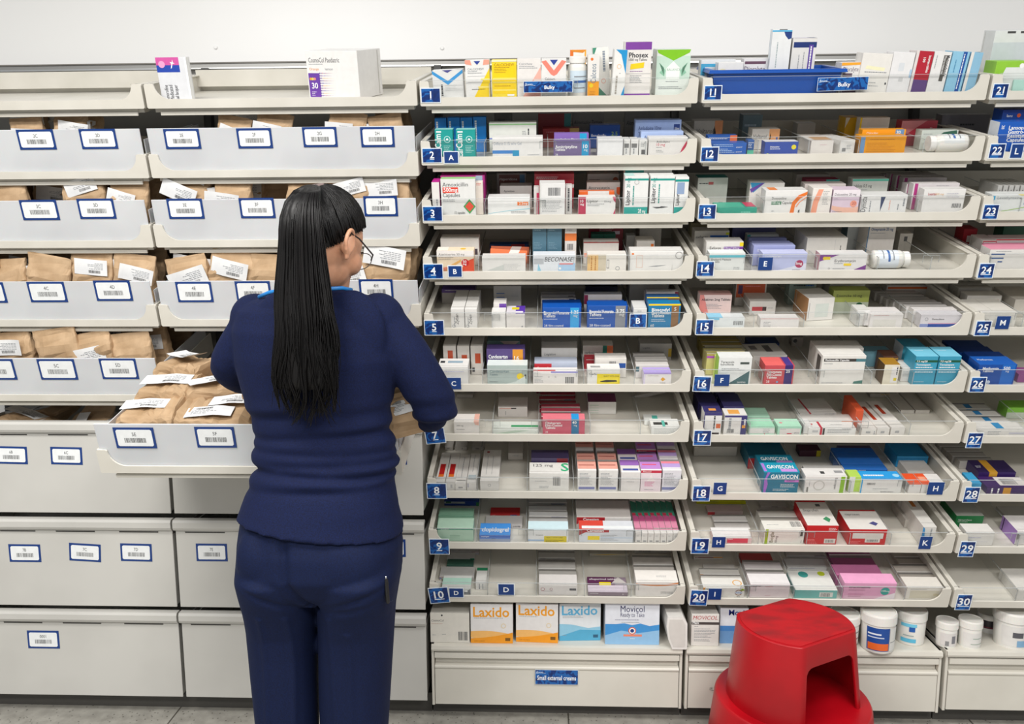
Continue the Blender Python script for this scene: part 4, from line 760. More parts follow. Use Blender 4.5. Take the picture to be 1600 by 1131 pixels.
BX[13] = """1121 1183 325 .013 .07|#279a84|teal green box with pink corner|l .6 .3 .3 1 #bfe//Tr .75 .2 1 1 #c8325a;r 0 0 .7 1 #4ab89c
1091 1138 278 .13 .05|#c8c9c2|white box with red grey wording|t .05 .78 .06 .3 k ...;r .36 .75 .52 .85 #b85a5a;l .75 .1 .2 1 k//Rr 0 0 1 1 #1f8a80//Tr 0 0 1 1 #1f7a78
1173 1226 286 .09 .05 yaw=-4|#d9d6d0|white box with blue and violet corner|q #2f8fbc 0 1 .42 1 .1 .6;q #6a4aa0 0 .75 .35 1 .4 .98 .05 .6;t .38 .35 .14 .55 k Dovonex
1197 1262 298 .013 .05|#e3e2df|white box with orange arc|t .16 .62 .09 .35 k Doxycycline;r .16 .4 .4 .54 #3f7a5a;t .17 .43 .09 .2 w 100 mg;t .42 .43 .1 .25 k Capsules;q o .62 0 .72 0 .74 .4 .84 .65 1 .82 1 .95 .8 .8 .66 .5;q #f0946a .75 .3 .82 .5 1 .75 1 .7 .85 .5 .78 .3;l .18 .12 .1 1;t .82 .1 .1 .1 k! g//Tr .1 .1 .3 .9 #e98a4c
1271 1301 294 .013 .05|#e8e2dc|white box end with peach curve|q #eda084 0 0 .3 0 .34 .4 .55 .95 .3 .95 .08 .5;l .55 .85 .35 9
1303 1345 297 .013 .05|#dcc8d8|mauve box with peach dosage|r 0 .7 1 1 #e8e0e4;t .06 .76 .09 .8 k Duloxetine 20 mg;l .06 .62 .2 1;w #e8b8a4 .35 .2 .3 .4;c .8 .42 .14 #eda08a;t .74 .38 .1 .14 #a33 20;l .05 .08 .35 1
1258 1322 288 .075 .04|#c9c0bc|pale mauve box behind
1260 1312 281 .12 .04|#8a2444|maroon and aqua box|r .6 0 1 1 #4ab8ac;t .65 .75 .1 .3 k 50 mcg
1245 1296 273 .19 .04|#a9a59e|greyish box with line of print|l .55 .8 .4 1 k
1333 1389 280 .1 .04|#c9cbc4|white box with green top edge|r 0 .92 1 1 #58b09a;t .05 .7 .09 .5 k tablets 0.5 mg;l .05 .6 .4 1
1347 1419 305 .013 .05|#e2e1df|white box with vertical word and dark wedge|v .12 .1 .1 .8 k Dymista;v .22 .1 .04 .6 g ...;q #3a4668 .42 .9 .52 .9 .44 .1;v .64 .2 .03 .5 s ...;v .95 .4 .06 .4 g ...;v .83 .2 .04 .3 g ...
1445 1510 296 .013 .035|#e1dfdc|white box with red name and barcode|t .1 .75 .09 .2 #a8323c! Losartan;t .28 .75 .08 .2 #d9a86a 100 mg;u .72 .22 .22 .18;r 0 .62 1 .625 #999;l .55 .8 .4 3 #aab
1428 1500 287 .06 .03 n=2 sx=-.006|#d6d0d0|white box with magenta stripe|r .03 0 .1 1 #b03a80;l .5 .9 .4 1
1412 1480 278 .15 .028 n=4 sx=-.006|#bdb6b6|greyish box with magenta stripe|r .03 0 .1 1 #a03a78"""
BX[14] = """1109 1165 396 .013 .04|#dfe1de|white box with aqua band|r 0 .76 1 .9 #5cbccc;t .06 .6 .1 .55 k Enalapril Maleate;t .06 .48 .09 .3 k Tablets;c .14 .22 .07 #e09a3c;l .7 .2 .25 2//Tr 0 0 1 1 #e6ecea
1104 1162 378 .06 .05|#d6d3ce|white box with purple bar and yellow corner|r .48 .68 1 .8 #7a3f9c;t .1 .7 .09 .3 k Exforge;t .5 .71 .07 .4 w 10mg/160mg;r .9 .82 1 .97 #e8cc20
1086 1140 361 .14 .05|#c2beb6|greyish box with blue bar and yellow end|t .04 .74 .08 .35 k exforge;r .45 .72 .98 .84 #1c5aa8;r .9 .86 1 .94 #c9d020
1192 1262 396 .013 .04|#b9bfe2|lilac box with crimson dosage disc|q #d9dbe8 .3 0 1 .45 1 0;t .06 .78 .1 .4 w Escitalopram;c .84 .4 .22 #a82858;t .76 .36 .12 .16 w! 5mg;l .7 .06 .25 1//Tr 0 0 1 1 #ccd0f0
1178 1243 384 .065 .035|#a3a9d4|lilac box with blue disc|c .85 .6 .2 #1c7aa8;t .1 .72 .09 .4 w Escitalopram
1176 1236 379 .105 .02 n=3|#9298c8|lilac standing box
1168 1217 367 .19 .03|#cfd2cc|white box with teal corner and dark wording|r 0 .7 .1 1 #2a9a90;t .12 .66 .12 .6 k Excitam
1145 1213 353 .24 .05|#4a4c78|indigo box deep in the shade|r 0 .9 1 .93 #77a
1282 1356 397 .013 .04|#e2e0de|white box with violet corner triangles|q #7a3a8c 0 .95 .4 .95 0 .55;q #7a3a8c .7 0 1 0 1 .35;c .1 .74 .1 #e8cc30;r .08 .66 .22 .84 #e8cc30;t .32 .52 .13 .45 k Erythromycin;l .32 .42 .2 1;r .52 .3 .68 .44 #eccc30;o .22 .14 .05 k;l .3 .12 .4 1//Lr 0 0 1 1 #d8a8b0
1262 1325 372 .085 .12|#d0ccc5|large plain white box with seam|v .86 .2 .04 .5 k ...;r .7 0 .705 1 #aaa
1326 1356 350 .2 .05|#5a7c8c|white and blue edged upright box|r 0 0 .8 1 #cfd4d6
1358 1401 353 .12 .07|#d6d0ca|tall white box with bold blue grey wording|r 0 0 .04 1 #4a7090;t .1 .86 .07 .8 #4a5f88! Omeprazole 20 mg;l .1 .78 .6 1;r 0 .62 1 .63 #b5b0a9
1407 1427 365 .19 .04|#c9c4bc|small white box with square code|r .35 .6 .6 .85 #555
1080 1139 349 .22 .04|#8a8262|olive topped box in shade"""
BX[15] = """1107 1164 497 .013 .04|#e0e4e4|white box with pale blue top|u .7 .3 .24 .4;l .1 .7 .2 1;r 0 .8 .3 1 #7cc4e4//Tr 0 0 .4 1 #8fd0ec
1094 1144 461 .09 .04|#e6cdc8|white box fading to coral|q #e08a84 0 0 .35 0 .12 1 0 1;t .06 .76 .08 .9 k! Aliskiren 2mg Tablets;l .2 .6 .6 4;r 0 0 1 .06 #3a8ab8//Tr 0 0 1 1 #d9a8a4
1151 1199 440 .2 .04|#c9c4bd|white box with orange block|r .02 .35 .95 .92 #c8562c;r .08 .5 .22 .85 #4a2a5a;l .3 .8 .5 1 #e9a
1172 1213 471 .12 .08|#dad6d1|white box with red label|r .1 .3 .5 .6 #c04a50;r .5 .3 .65 .6 #4a3a3c;l .7 .5 .25 1
1189 1249 498 .013 .04|#e4e0dd|white box with red top edge|l .08 .6 .2 4;r 0 .97 1 1 #d86a60
1263 1306 466 .075 .09 yaw=8|#dad7d2|white carton with brown opened side|r .05 .1 .07 .8 #999;r .3 .15 .8 .75 #c9cfc9//Lr 0 0 1 1 #a87c54
1235 1277 437 .21 .04|#8fa09a|grey green box with small wording|t .15 .74 .1 .5 k ...;t .6 .74 .1 .3 b ...
1303 1360 454 .13 .04|#aab45c|olive green box|r 0 0 1 .5 #c4ccb8;t .1 .72 .09 .7 k Ezetimibe 10 mg;c .75 .35 .14 #1f5a3a
1297 1352 444 .2 .03 n=2|#a9a8a2|greyish green standing box
1361 1412 491 .013 .06|#e3dfdc|white box with tiny red print|l .1 .9 .7 1 #c99;r .1 .1 .8 .6 #dcd9d2//Tl .1 .5 .6 1
1353 1400 489 .02 .05 h=.004|#e0dcda|white box behind another
1340 1360 485 .03 .05|#dcdbd8|narrow white box with blue pattern
1440 1504 492 .013 .035|#dcd8dc|white box with broad blue foot|r 0 0 .2 .3 #8a98c8;r .2 0 1 .3 #2450a4;r .2 .3 1 .36 #d8a0b8;o .14 .66 .12 g;t .28 .6 .12 .4 k Femodene
1428 1495 484 .055 .03 n=2 sx=-.007|#dedad8|white box with dark corner print|l .1 .85 .7 1
1405 1475 476 .13 .025 n=5 sx=-.006|#c9c4c1|greyish white standing box|l .5 .9 .4 1
1386 1452 446 .27 .03|#c9c4be|white box with orange band|r .03 .72 .98 .88 #d8672c"""
BX[16] = """1124 1176 558 .013 .04|#e2e4e2|white box with slate green diagonal|q #43666a .3 0 .95 .5 .95 0;t .06 .78 .07 .4 k Terazosin;t .06 .7 .06 .4 k hydrochloride;r .65 .74 .92 .82 #4a5450;l .1 .58 .8 2;t .6 .06 .06 .3 w zentiva//Lr 0 0 1 1 #a8d85a
1118 1170 557 .06 .015|#cfe07a|lime green edged box
1105 1166 553 .08 .03 n=2|#d9cf8a|cream box with olive edge|r 0 .93 1 .97 #a8903a;r 0 .8 .3 .9 #b5c
1104 1165 546 .16 .03|#d8d8c0|white box with bright green flash|q #6aaa2a .03 .8 .7 .8 .75 .95 .03 .95;r .7 .8 .95 .95 #4a9ab8
1098 1160 540 .2 .03 n=3|#b8a75a|olive topped box with black corners|r 0 .8 .06 .92 #222
1196 1242 571 .013 .06|#c44a52|coral red box with purple end|r .68 0 .95 1 #35246c;t .08 .6 .11 .5 w! Topiramate;t .08 .46 .11 .5 w! Film-Coated;t .08 .32 .1 .35 w! Tablets;t .72 .62 .12 .14 w! 25;t .08 .1 .1 .2 w 28;c .46 .14 .05 #6ab0d8//Tr 0 0 .65 1 #e86a68;r .7 0 .95 1 #4a3a8a
1176 1231 556 .1 .1 yaw=5|#cfcfca|white lying box with barcode top|t .3 .3 .2 .5 k Imigran//Tr .1 .5 .3 .8 #777;r .5 .3 .7 .8 #666;r 0 .95 1 1 #16306e
1170 1218 536 .26 .05|#20386c|navy box with white stripe|r 0 .6 1 .68 #c9d4e4
1286 1354 556 .013 .06|#e2dfd9|big white box with black header|r .04 .8 .78 .9 #3a3634;t .07 .82 .055 .55 w! Flucloxacillin Capsules;r .78 .8 1 .9 #4a7a84;l .05 .72 .3 1;l .05 .06 .5 1;q #4a7a70 .78 .04 1 .04 1 .16 .8 .12;t .9 .18 .07 .1 k //Lr .3 .2 .8 .9 #55504c
1276 1350 544 .08 .06|#cfcbc5|big white box with dark strip|r .05 .93 .5 .98 #333
1383 1407 570 .013 .05|#e0d8c4|slim white box with gold lid|r .5 .1 .95 .9 #e4e0dc;v .9 .5 .14 .4 k ...;r .7 .2 .9 .35 #d8c030//Tr 0 0 1 1 #a87c28//Lr 0 0 1 1 #5a4020
1381 1404 557 .08 .05|#5c3a2c|dark brown box with gold band|r 0 .85 1 .9 #c8962c
1432 1467 557 .013 .07|#3a9ab8|sky blue box with dark green band|r 0 .79 1 .87 #15563e;t .06 .8 .05 .7 w! 7.5 mg/28;t .06 .68 .055 .75 w! Temazepam;t .06 .6 .055 .75 w! ...;t .06 .52 .055 .75 w! ...;t .06 .44 .055 .8 w! ...;l .1 .1 .7 1 w//Tr 0 0 1 1 #7cc8e0;l .2 .6 .6 1 w
1469 1503 557 .013 .07|#3a9ab8|sky blue box with dark green band|r 0 .79 1 .87 #15563e;t .06 .8 .05 .7 w! 7.5 mg/28;t .06 .68 .055 .75 w! Temazepam;t .06 .6 .055 .75 w! ...;t .06 .52 .055 .75 w! ...;t .06 .44 .055 .8 w! ...;l .1 .1 .7 1 w//Tr 0 0 1 1 #7cc8e0;l .2 .6 .6 1 w
1412 1446 541 .12 .06|#4aa6c0|sky blue box behind|l .2 .85 .6 1 w//Lr 0 0 1 1 #dfe4ea
1410 1436 575 .035 .06|#d9d5d0|small white box between blue ones|l .1 .7 .8 4
1348 1392 549 .14 .04|#7fb0c0|pale teal box with magenta end|q #b04a90 .8 1 1 .6 1 1
1238 1256 527 .3 .03|#b0a9a1|small greyish box at the back|c .3 .6 .2 #555"""
BX[17] = """1101 1129 645 .013 .045|#e2dfdc|tall white panelled box with indigo edge|r 0 0 .05 1 #35306c;r 0 .88 1 1 #3a3470;V .55 .85 .16 .6 k ...;r .7 .3 .95 .5 #d86a3c;r .2 .0 .9 .1 #3a3434//Tr 0 0 1 1 #332e62;r .3 .3 .7 .6 #e09a4c
1097 1127 640 .062 .045 n=3|#332e62|indigo box with orange mark|r .35 .9 .7 .96 #e0864c
1133 1168 649 .013 .045|#dddad6|white panelled box with indigo right edge|r .75 0 1 1 #35306c;r 0 .9 1 1 #3a3470;V .2 .85 .2 .6 g ...;u .15 .1 .3 .2;v .95 .5 .14 .3 w ...;r .8 .35 .95 .5 #e09a3c//Tr .2 .2 .7 .8 #e0a050
1131 1163 636 .062 .045 n=3|#3a3568|indigo box with pale lid|r 0 .5 1 .9 #cfcbd0
1171 1211 667 .013 .05|#b9dcc8|mint green box with white panel|r 0 .18 1 .82 #dcdad6;l .55 .7 .3 4;c .62 .12 .05 #d05060//Tr 0 0 1 1 #a4dcbc
1216 1253 667 .013 .05|#a9d8c0|mint green box with cream panel|r .08 .05 .95 .8 #dcd6d2;r .4 .1 .6 .22 #d04858;l .7 .3 .25 2;l .1 .7 .3 1//Tr 0 0 1 1 #b4e4c8;c .2 .5 .1 #d99
1168 1203 651 .075 .06|#a4cdb4|mint green box behind|r 0 0 1 .85 #cfcfca
1256 1268 664 .02 .04|#dddbd8|slim white box
1264 1338 669 .013 .04|#e2e0dc|long white box with red and black stripes|r .24 0 .29 1 #c02840;r .3 0 .34 1 #2a2a2a;r .08 .4 .2 .7 #bbb;l .4 .75 .5 3;l .7 .9 .25 1//Tc .1 .6 .1 r;r .24 0 .29 1 #c02840;l .5 .5 .4 1 k
1250 1308 646 .11 .1 yaw=4|#d3d0cb|white lying box with red stripe|r .25 0 .3 1 #b83040;u .68 .4 .25 .5;r .1 .1 .25 .6 #aaa//Tr .25 0 .3 1 #b83040
1250 1337 657 .058 .04|#d9d5d0|white box with orange band|r .75 .85 1 .95 #e07a3c
1347 1370 670 .013 .17|#e0dcd6|long white box with rust stripe|r .3 .3 .6 .6 #aaa;v .9 .1 .1 .6 g x//Tr .3 .5 .6 .8 #b03a20;r .3 .45 .5 .5 #e0c040
1371 1391 669 .013 .17 yaw=3|#e0dcd6|long white box with rust stripe|r .3 .3 .6 .6 #aaa//Tr .3 .3 .6 .8 #b03a20
1393 1415 668 .013 .17 yaw=3|#e0dcd6|long white box with rust stripe|r .3 .3 .6 .6 #aaa//Tr .3 .5 .6 .85 #b03a20
1408 1429 641 .15 .13|#cbc6be|small cream box end|r .1 .3 .8 .32 #999
1431 1453 641 .15 .13|#cbc6be|small cream box end|r .1 .3 .8 .32 #999
1357 1400 632 .26 .04|#b5b0a8|greyish box with yellow mark|r .4 .8 .7 .95 #c9a020
1338 1350 641 .05 .1|#c8502c|slim orange edged box"""
BX[18] = """1194 1250 738 .013 .055|#15728e|turquoise box with white capitals|q #a06ac0 .04 0 .1 0 .14 .4 .1 .7 .18 1 .1 1 .03 .6;t .2 .7 .16 .76 w! GAVISCON;r .6 .52 1 .62 #c878c8;t .66 .545 .06 .3 #3a2460 INFANT;l .5 .4 .45 3 w;l .3 .16 .6 2 w//Tr 0 0 1 1 #1a94b0;t .15 .4 .45 .75 w! GAVISCON;r .5 .08 .95 .35 #c490d8;r .02 .1 .1 .9 #b07ad0
1187 1243 725 .075 .055|#15728e|turquoise box with white capitals|t .1 .75 .14 .76 w! GAVISCON//Tr 0 0 1 1 #167f9a;t .1 .4 .4 .75 w! GAVISCON;r .5 .08 .95 .35 #b084c4
1170 1230 712 .145 .1|#12647c|turquoise box with red side|r 0 0 1 .8 #b02a30//Tr 0 0 1 1 #126078;l .3 .8 .4 1 w
1085 1152 698 .22 .03|#b9b4ab|large greyish box standing at the back|t .1 .86 .07 .5 k/ hard capsules
1259 1324 744 .013 .045|#e2dfdb|white box with green right stripe|r .86 0 .96 .98 #8ab82a;V .72 .9 .05 .8 k Buscopan;o .35 .45 .3 #c4c0ba;r .06 .05 .1 .35 #77756f;v .12 .4 .02 .3 g x//Tr .4 .3 .5 .6 #444;r .75 .4 .95 .7 #999
1260 1326 738 .06 .04|#cfccc7|white box with green end|r .93 0 1 1 #8ab82a
1347 1411 749 .013 .045|#e0deda|white box with bright blue edge|r 0 0 .03 1 #2a9ad8;u .14 .6 .2 .15;l .3 .3 .5 1;l .5 .08 .4 1 k//Tr 0 0 1 1 #2f9ee0;c .9 .5 .2 #a4d8f0;t .1 .4 .3 .5 w! ...
1328 1346 745 .02 .04|#b4d45c|narrow lime green box with white side|r 0 0 .5 1 #dcdcd8
1320 1387 733 .075 .03 n=4|#2466b4|blue standing box|r 0 0 1 .4 #b8d0b0;l .1 .9 .5 1 w
1313 1365 712 .23 .04|#5a4468|dusky violet box
1402 1451 713 .16 .09|#1f8ac0|bright blue box with slanted black name|t .12 .35 .24 .7 #15203c/ kwells;r 0 .9 1 1 #3aa4d8
1421 1440 757 .013 .06|#e0dcd8|narrow white box with orange lid//Tr 0 0 1 1 #e8562c
1441 1478 757 .013 .06|#e2dfdb|white box with scarlet lid|l .5 .4 .3 1//Tr 0 0 .4 1 #e8562c;r .05 .3 .35 .7 #f0a080
1419 1460 738 .09 .08|#c9c5bf|grey white box with orange print|l .3 .8 .5 3 #d86a3c
1250 1283 704 .22 .04|#4a2030|dark maroon box with yellow zigzag|r .8 0 1 1 #c9b820"""
BX[19] = """1115 1175 840 .013 .05|#e2c8c6|white box with red lower panel|r .36 .1 .9 .9 #d8485c;r 0 .9 1 1 #eceae8;t .38 .72 .14 .4 w! Ibuleve//Tr 0 0 1 1 #e8e6e4
1118 1172 830 .07 .035 n=2|#d2ceca|greyish white box with barcode|u .8 .7 .15 .2;r 0 .3 .04 .9 #c84a50
1105 1160 811 .16 .035|#c9b4b0|pale box with red edge|r 0 0 .2 .8 #c03a40
1087 1164 800 .22 .04|#c4c418|yellow green box with black ring|o .9 .75 .12 #333;l .1 .6 .5 1 #666
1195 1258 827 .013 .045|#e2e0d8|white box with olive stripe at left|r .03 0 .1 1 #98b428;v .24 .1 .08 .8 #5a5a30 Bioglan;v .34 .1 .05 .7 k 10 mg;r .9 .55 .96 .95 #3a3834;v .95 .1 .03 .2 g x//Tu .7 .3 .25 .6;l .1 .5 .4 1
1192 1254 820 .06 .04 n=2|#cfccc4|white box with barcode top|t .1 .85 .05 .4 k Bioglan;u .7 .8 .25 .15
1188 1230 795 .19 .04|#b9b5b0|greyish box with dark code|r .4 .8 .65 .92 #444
1262 1311 821 .013 .13|#c4141c|scarlet box with white lid|r .6 .06 .96 .3 #dcd4cc;u .65 .1 .25 .15;l .7 .85 .25 3 w;l .05 .25 .4 4 #e88//Tr 0 0 1 .93 #dcd8d2;t .1 .55 .1 .5 k ibuprofen;q #3f8a60 .6 .25 .75 .35 .85 .25 .75 .12;r .6 .75 .75 .85 #555
1328 1387 827 .013 .10|#c4141c|scarlet box with white printed panel|r .1 .4 .92 .75 #dcd8d2;r .45 .15 .85 .75 #d8d4cc;u .5 .2 .3 .15;l .05 .2 .4 3 #e88//Tr 0 0 1 .93 #dcd8d2;t .1 .7 .1 .4 k naproxen;q #4a4a80 .6 .3 .75 .4 .85 .3 .75 .18
1443 1464 823 .013 .17|#d5d2cc|long white box with blue and coral end|q #3a8ac0 0 0 .3 0 .15 .9 0 1;q #d85a4a .1 .1 .5 .2 .4 .5;v .7 .4 .2 .5 g ...//Tr .3 .6 .6 .95 #b8702c
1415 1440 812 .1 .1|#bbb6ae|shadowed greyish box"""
BX[20] = """1099 1164 918 .013 .045|#e2e0da|white box with orange end and olive ring|q #e8982c 0 .3 .04 .9 .07 1 0 1;o .86 .5 .3 #8a5a3a;r .78 .4 .95 .6 #cfd8e4;t .8 .44 .12 .14 b 1.5mg;q #9ab82a .95 .95 .88 .7 1 .75;t .82 .05 .1 .15 k teva;t .1 .75 .1 .2 k Candesartan//To .85 .5 .3 #e0a040
1097 1160 908 .06 .03 n=2|#d8d5ce|white box with orange ring mark|q #e8982c 0 0 .06 0 .08 1 0 1;o .9 .9 .1 #8a6a3a
1100 1150 890 .13 .03|#cfcbc5|white box with bold black name|t .08 .76 .1 .6 k! elantan
1084 1129 872 .19 .04|#cfc8c0|white box with maroon and amber label|r .05 .6 .68 .85 #7a2a28;r .68 .62 1 .95 #e0982c;t .08 .72 .06 .55 w! indapamide;t .08 .64 .06 .55 w! 1.5mg Tablets
1173 1235 913 .013 .05|#e0d5d6|pinkish white box|t .06 .84 .08 .3 k ibesartan;l .38 .84 .3 1 #c88;l .4 .15 .15 1 #c9a//Tr 0 0 1 1 #e6e2e2
1170 1230 905 .068 .045 n=2|#d9d2d2|pinkish white box behind
1158 1207 887 .17 .04|#b84a48|brick red edged box|q #d0ccc8 .3 0 1 .3 1 1 .5 .9
1243 1309 922 .013 .09|#74bab4|aqua green box with white lid|r .58 .15 .9 .75 #dcdcd6;u .62 .2 .22 .45//Tr 0 0 1 1 #dfe0da;c .35 .8 .16 #3f9a92;c .8 .85 .12 #b8c830
1230 1292 889 .14 .045|#cfcfcc|white box with grey violet stripe|r .05 .7 .7 .78 #8a84b0;t .06 .86 .06 .6 k! ...;l .05 .1 .3 1
1228 1290 876 .2 .03|#bab7b2|greyish box with dark corner|r .7 .8 1 .95 #333
1320 1402 911 .013 .045|#dca0c0|pink box with teal 100 mg disc|r .02 0 1 .2 #e0b8cc;q #e8e0e4 .6 0 1 .4 1 0;t .1 .68 .13 .6 k Itraconazole;l .1 .55 .4 1 #8a4a6a;c .8 .5 .24 #1f9a90;t .73 .46 .1 .16 w 100mg;l .1 .3 .3 3 #b06a8a//Tr 0 0 1 1 #eba8cc
1307 1380 898 .07 .05|#c878a4|deeper pink box|t .1 .72 .1 .4 k Itracon;c .88 .6 .1 #1f9a90
1303 1370 886 .15 .05 n=2|#b0628f|dusky pink box
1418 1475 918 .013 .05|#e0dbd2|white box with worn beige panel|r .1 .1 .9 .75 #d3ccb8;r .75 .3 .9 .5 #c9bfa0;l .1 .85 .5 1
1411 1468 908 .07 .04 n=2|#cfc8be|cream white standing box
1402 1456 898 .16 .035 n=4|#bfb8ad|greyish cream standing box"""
BX[21] = """1558 1612 96 .02 .06|#8fc63a|white box with lime green corner|q #dfe2df .05 .0 1 0 1 .8 .3 .8;c .75 .85 .08 w
1556 1620 48 .1 .06|#dcdedd|tall white box with notched top|r 0 .5 1 .8 #c9cfd4;r .3 .95 .5 .985 #444;r .62 .95 .8 .985 #444
1585 1625 125 .012 .006|#b4dcd0|pale mint leaflet"""
BX[22] = """1563 1640 191 .013 .05|#1657b4|blue box with bold white wording|V .05 .9 .05 .6 w 28;t .2 .76 .1 .7 w! Lansoprazole;t .2 .63 .1 .5 w! Gastro-;t .2 .5 .1 .6 w! Resistant;t .2 .37 .1 .75 w! Capsules, Hard//Lr 0 0 1 1 #dce2ea
1568 1640 172 .08 .05|#143f8c|navy blue box with orange dot|c .36 .86 .05 #e0602c;t .1 .82 .06 .2 w lans"""
BX[23] = """1551 1640 304 .013 .04|#e0e2e0|white box with blue and lime swirl|r .02 .7 .06 .92 #4ab0dc;t .1 .74 .13 .5 #8a8f94 Levothyroxine;q #e8cf1c .45 1 1 1 1 .93 .5 .93;w #9cc450 .0 .2 .6 .05;c .62 .5 .12 #5a90c8"""
for i in range(6): BX[23] += f"\n{1560+i*9} {1567+i*9} 290 .08 .1|#bdbcb8|slim greyish clear bagged ...|v .6 .3 .3 .5 k x"
BX[24] = """1548 1640 390 .013 .05|#e0ddd8|white box with navy dashes|r .03 .74 .26 .8 #3a5a90;r .02 .55 .25 .61 #3a5a90;r .16 .38 .24 .44 #3a5a90;l .1 .9 .3 1//Tr 0 0 1 1 #e89ab0
1543 1630 384 .068 .03|#d88aa4|pink box with lilac end|r 0 0 .06 1 #b88ac8
1536 1558 376 .11 .07|#e2dfda|white box with red outline|r .02 .02 .98 .98 #c03040;r .07 .07 .93 .93 #e2dfda
1557 1640 374 .11 .05|#dad2d0|white box with red block end|r .5 .5 .6 .8 #c02c34;l .05 .7 .4 2 k;r 0 .95 1 1 #c02c34
1507 1528 358 .21 .05|#a82a34|dark red and white ...|r .3 .4 .8 .7 #d8d4d0
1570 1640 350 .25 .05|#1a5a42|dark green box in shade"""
BX[25] = """1530 1590 488 .013 .11|#dedad2|large plain white box|r .04 .5 .2 .6 #c9c4ba;l .2 .5 .1 1 k;r .8 .3 .9 .7 #c4c9c4//Tr .4 .1 .41 1 #b9b4aa
1512 1566 462 .13 .04|#cfcbc4|white box with blue dash|r .05 .4 .65 .6 #3a66b0;r .85 .4 .93 .8 #c9b4ae
1498 1550 450 .2 .03 n=2|#b5b1aa|greyish standing box with light edge
1587 1630 468 .1 .12|#c4beb4|white box partly in shade"""
BX[26] = """1531 1590 570 .013 .06|#0c4a9c|deep blue box with brighter blue end|r .62 0 .96 1 #1668c0;t .1 .76 .1 .5 w! Metformin;t .1 .64 .1 .4 w! Tablets;t .65 .76 .12 .28 w! 500;t .72 .64 .08 .1 w mg;c .32 .14 .09 #c9d4e8//Tr 0 0 1 1 #1a5fb8;t .1 .5 .2 .4 w Metformin
1518 1575 560 .075 .05 n=3 sx=-.006|#0a3a80|dark blue standing box|l .1 .94 .5 1 w
1592 1640 585 .03 .05|#8a4a80|mauve and white box"""
BX[27] = """1527 1605 672 .013 .05|#dcd9d4|white box with pale violet printing|l .22 .7 .3 4;r .65 .3 .95 .6 #c4c2cc//Tr .42 .2 .58 .9 #2a8ac0
1515 1580 660 .068 .04 n=3 sx=-.008|#cfcbc6|white box with blue square|r .4 .85 .52 .97 #2a8ac0//Tr .42 .2 .58 .9 #2a7ab0
1575 1630 637 .12 .05|#7ab83a|bright green topped box|r 0 0 1 .55 #c4ccbc"""
BX[28] = """1543 1610 762 .013 .06|#3a1f5c|dark purple box with gold band|r .38 0 .56 1 #c98f2a;V .1 .9 .07 .8 w! ...;V .25 .9 .07 .8 w! ...//Tr 0 0 1 1 #3a1f5c;r .35 .2 1 .95 #d9d4cf;u .45 .3 .35 .5
1530 1588 738 .08 .07|#35205c|dark purple box with amber band|r .28 0 .5 1 #d09a30//Tr 0 0 1 1 #2c1c4c;r .28 0 .5 1 #d09a30;l .05 .5 .2 3 w
1519 1534 755 .02 .06|#3a9ac8|narrow turquoise box with lime edge|r 0 0 1 .3 #222;r 0 .3 1 .4 #b8d040
1500 1555 722 .15 .03 n=4 sx=-.005|#b9b4ae|greyish white standing box with dark end|r .85 .85 1 .97 #222"""
BX[29] = """1511 1555 832 .013 .045|#e0ddd8|white box with faint blue script|l .1 .6 .5 1 #99c;r .1 .3 .8 .31 #aac
1495 1538 806 .1 .1|#1f7a42|green box with grey lid|t .08 .6 .12 .5 w/ Hamorrhane;c .75 .3 .09 #c9503c;l .08 .5 .4 1 w//Tr 0 0 1 1 #a9aaa2
1590 1640 830 .02 .08|#e0dcda|white box with lilac side//Lr 0 0 1 1 #a07ac0
1570 1630 805 .15 .05|#bdbab4|greyish box with green stamps|r .05 .7 .2 .9 #2a7a68;r .12 .4 .25 .55 #2a7a68"""
BX[30] = """1478 1518 872 .24 .1|#a9a69f|plain grey box at the back
1592 1640 922 .013 .1|#d9d6d0|white box end by the right edge"""
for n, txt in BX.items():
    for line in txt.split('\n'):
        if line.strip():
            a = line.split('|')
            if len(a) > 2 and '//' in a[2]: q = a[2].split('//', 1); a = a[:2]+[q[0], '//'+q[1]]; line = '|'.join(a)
            place(TRAYS[n], FLR, line, f'tray {n}')
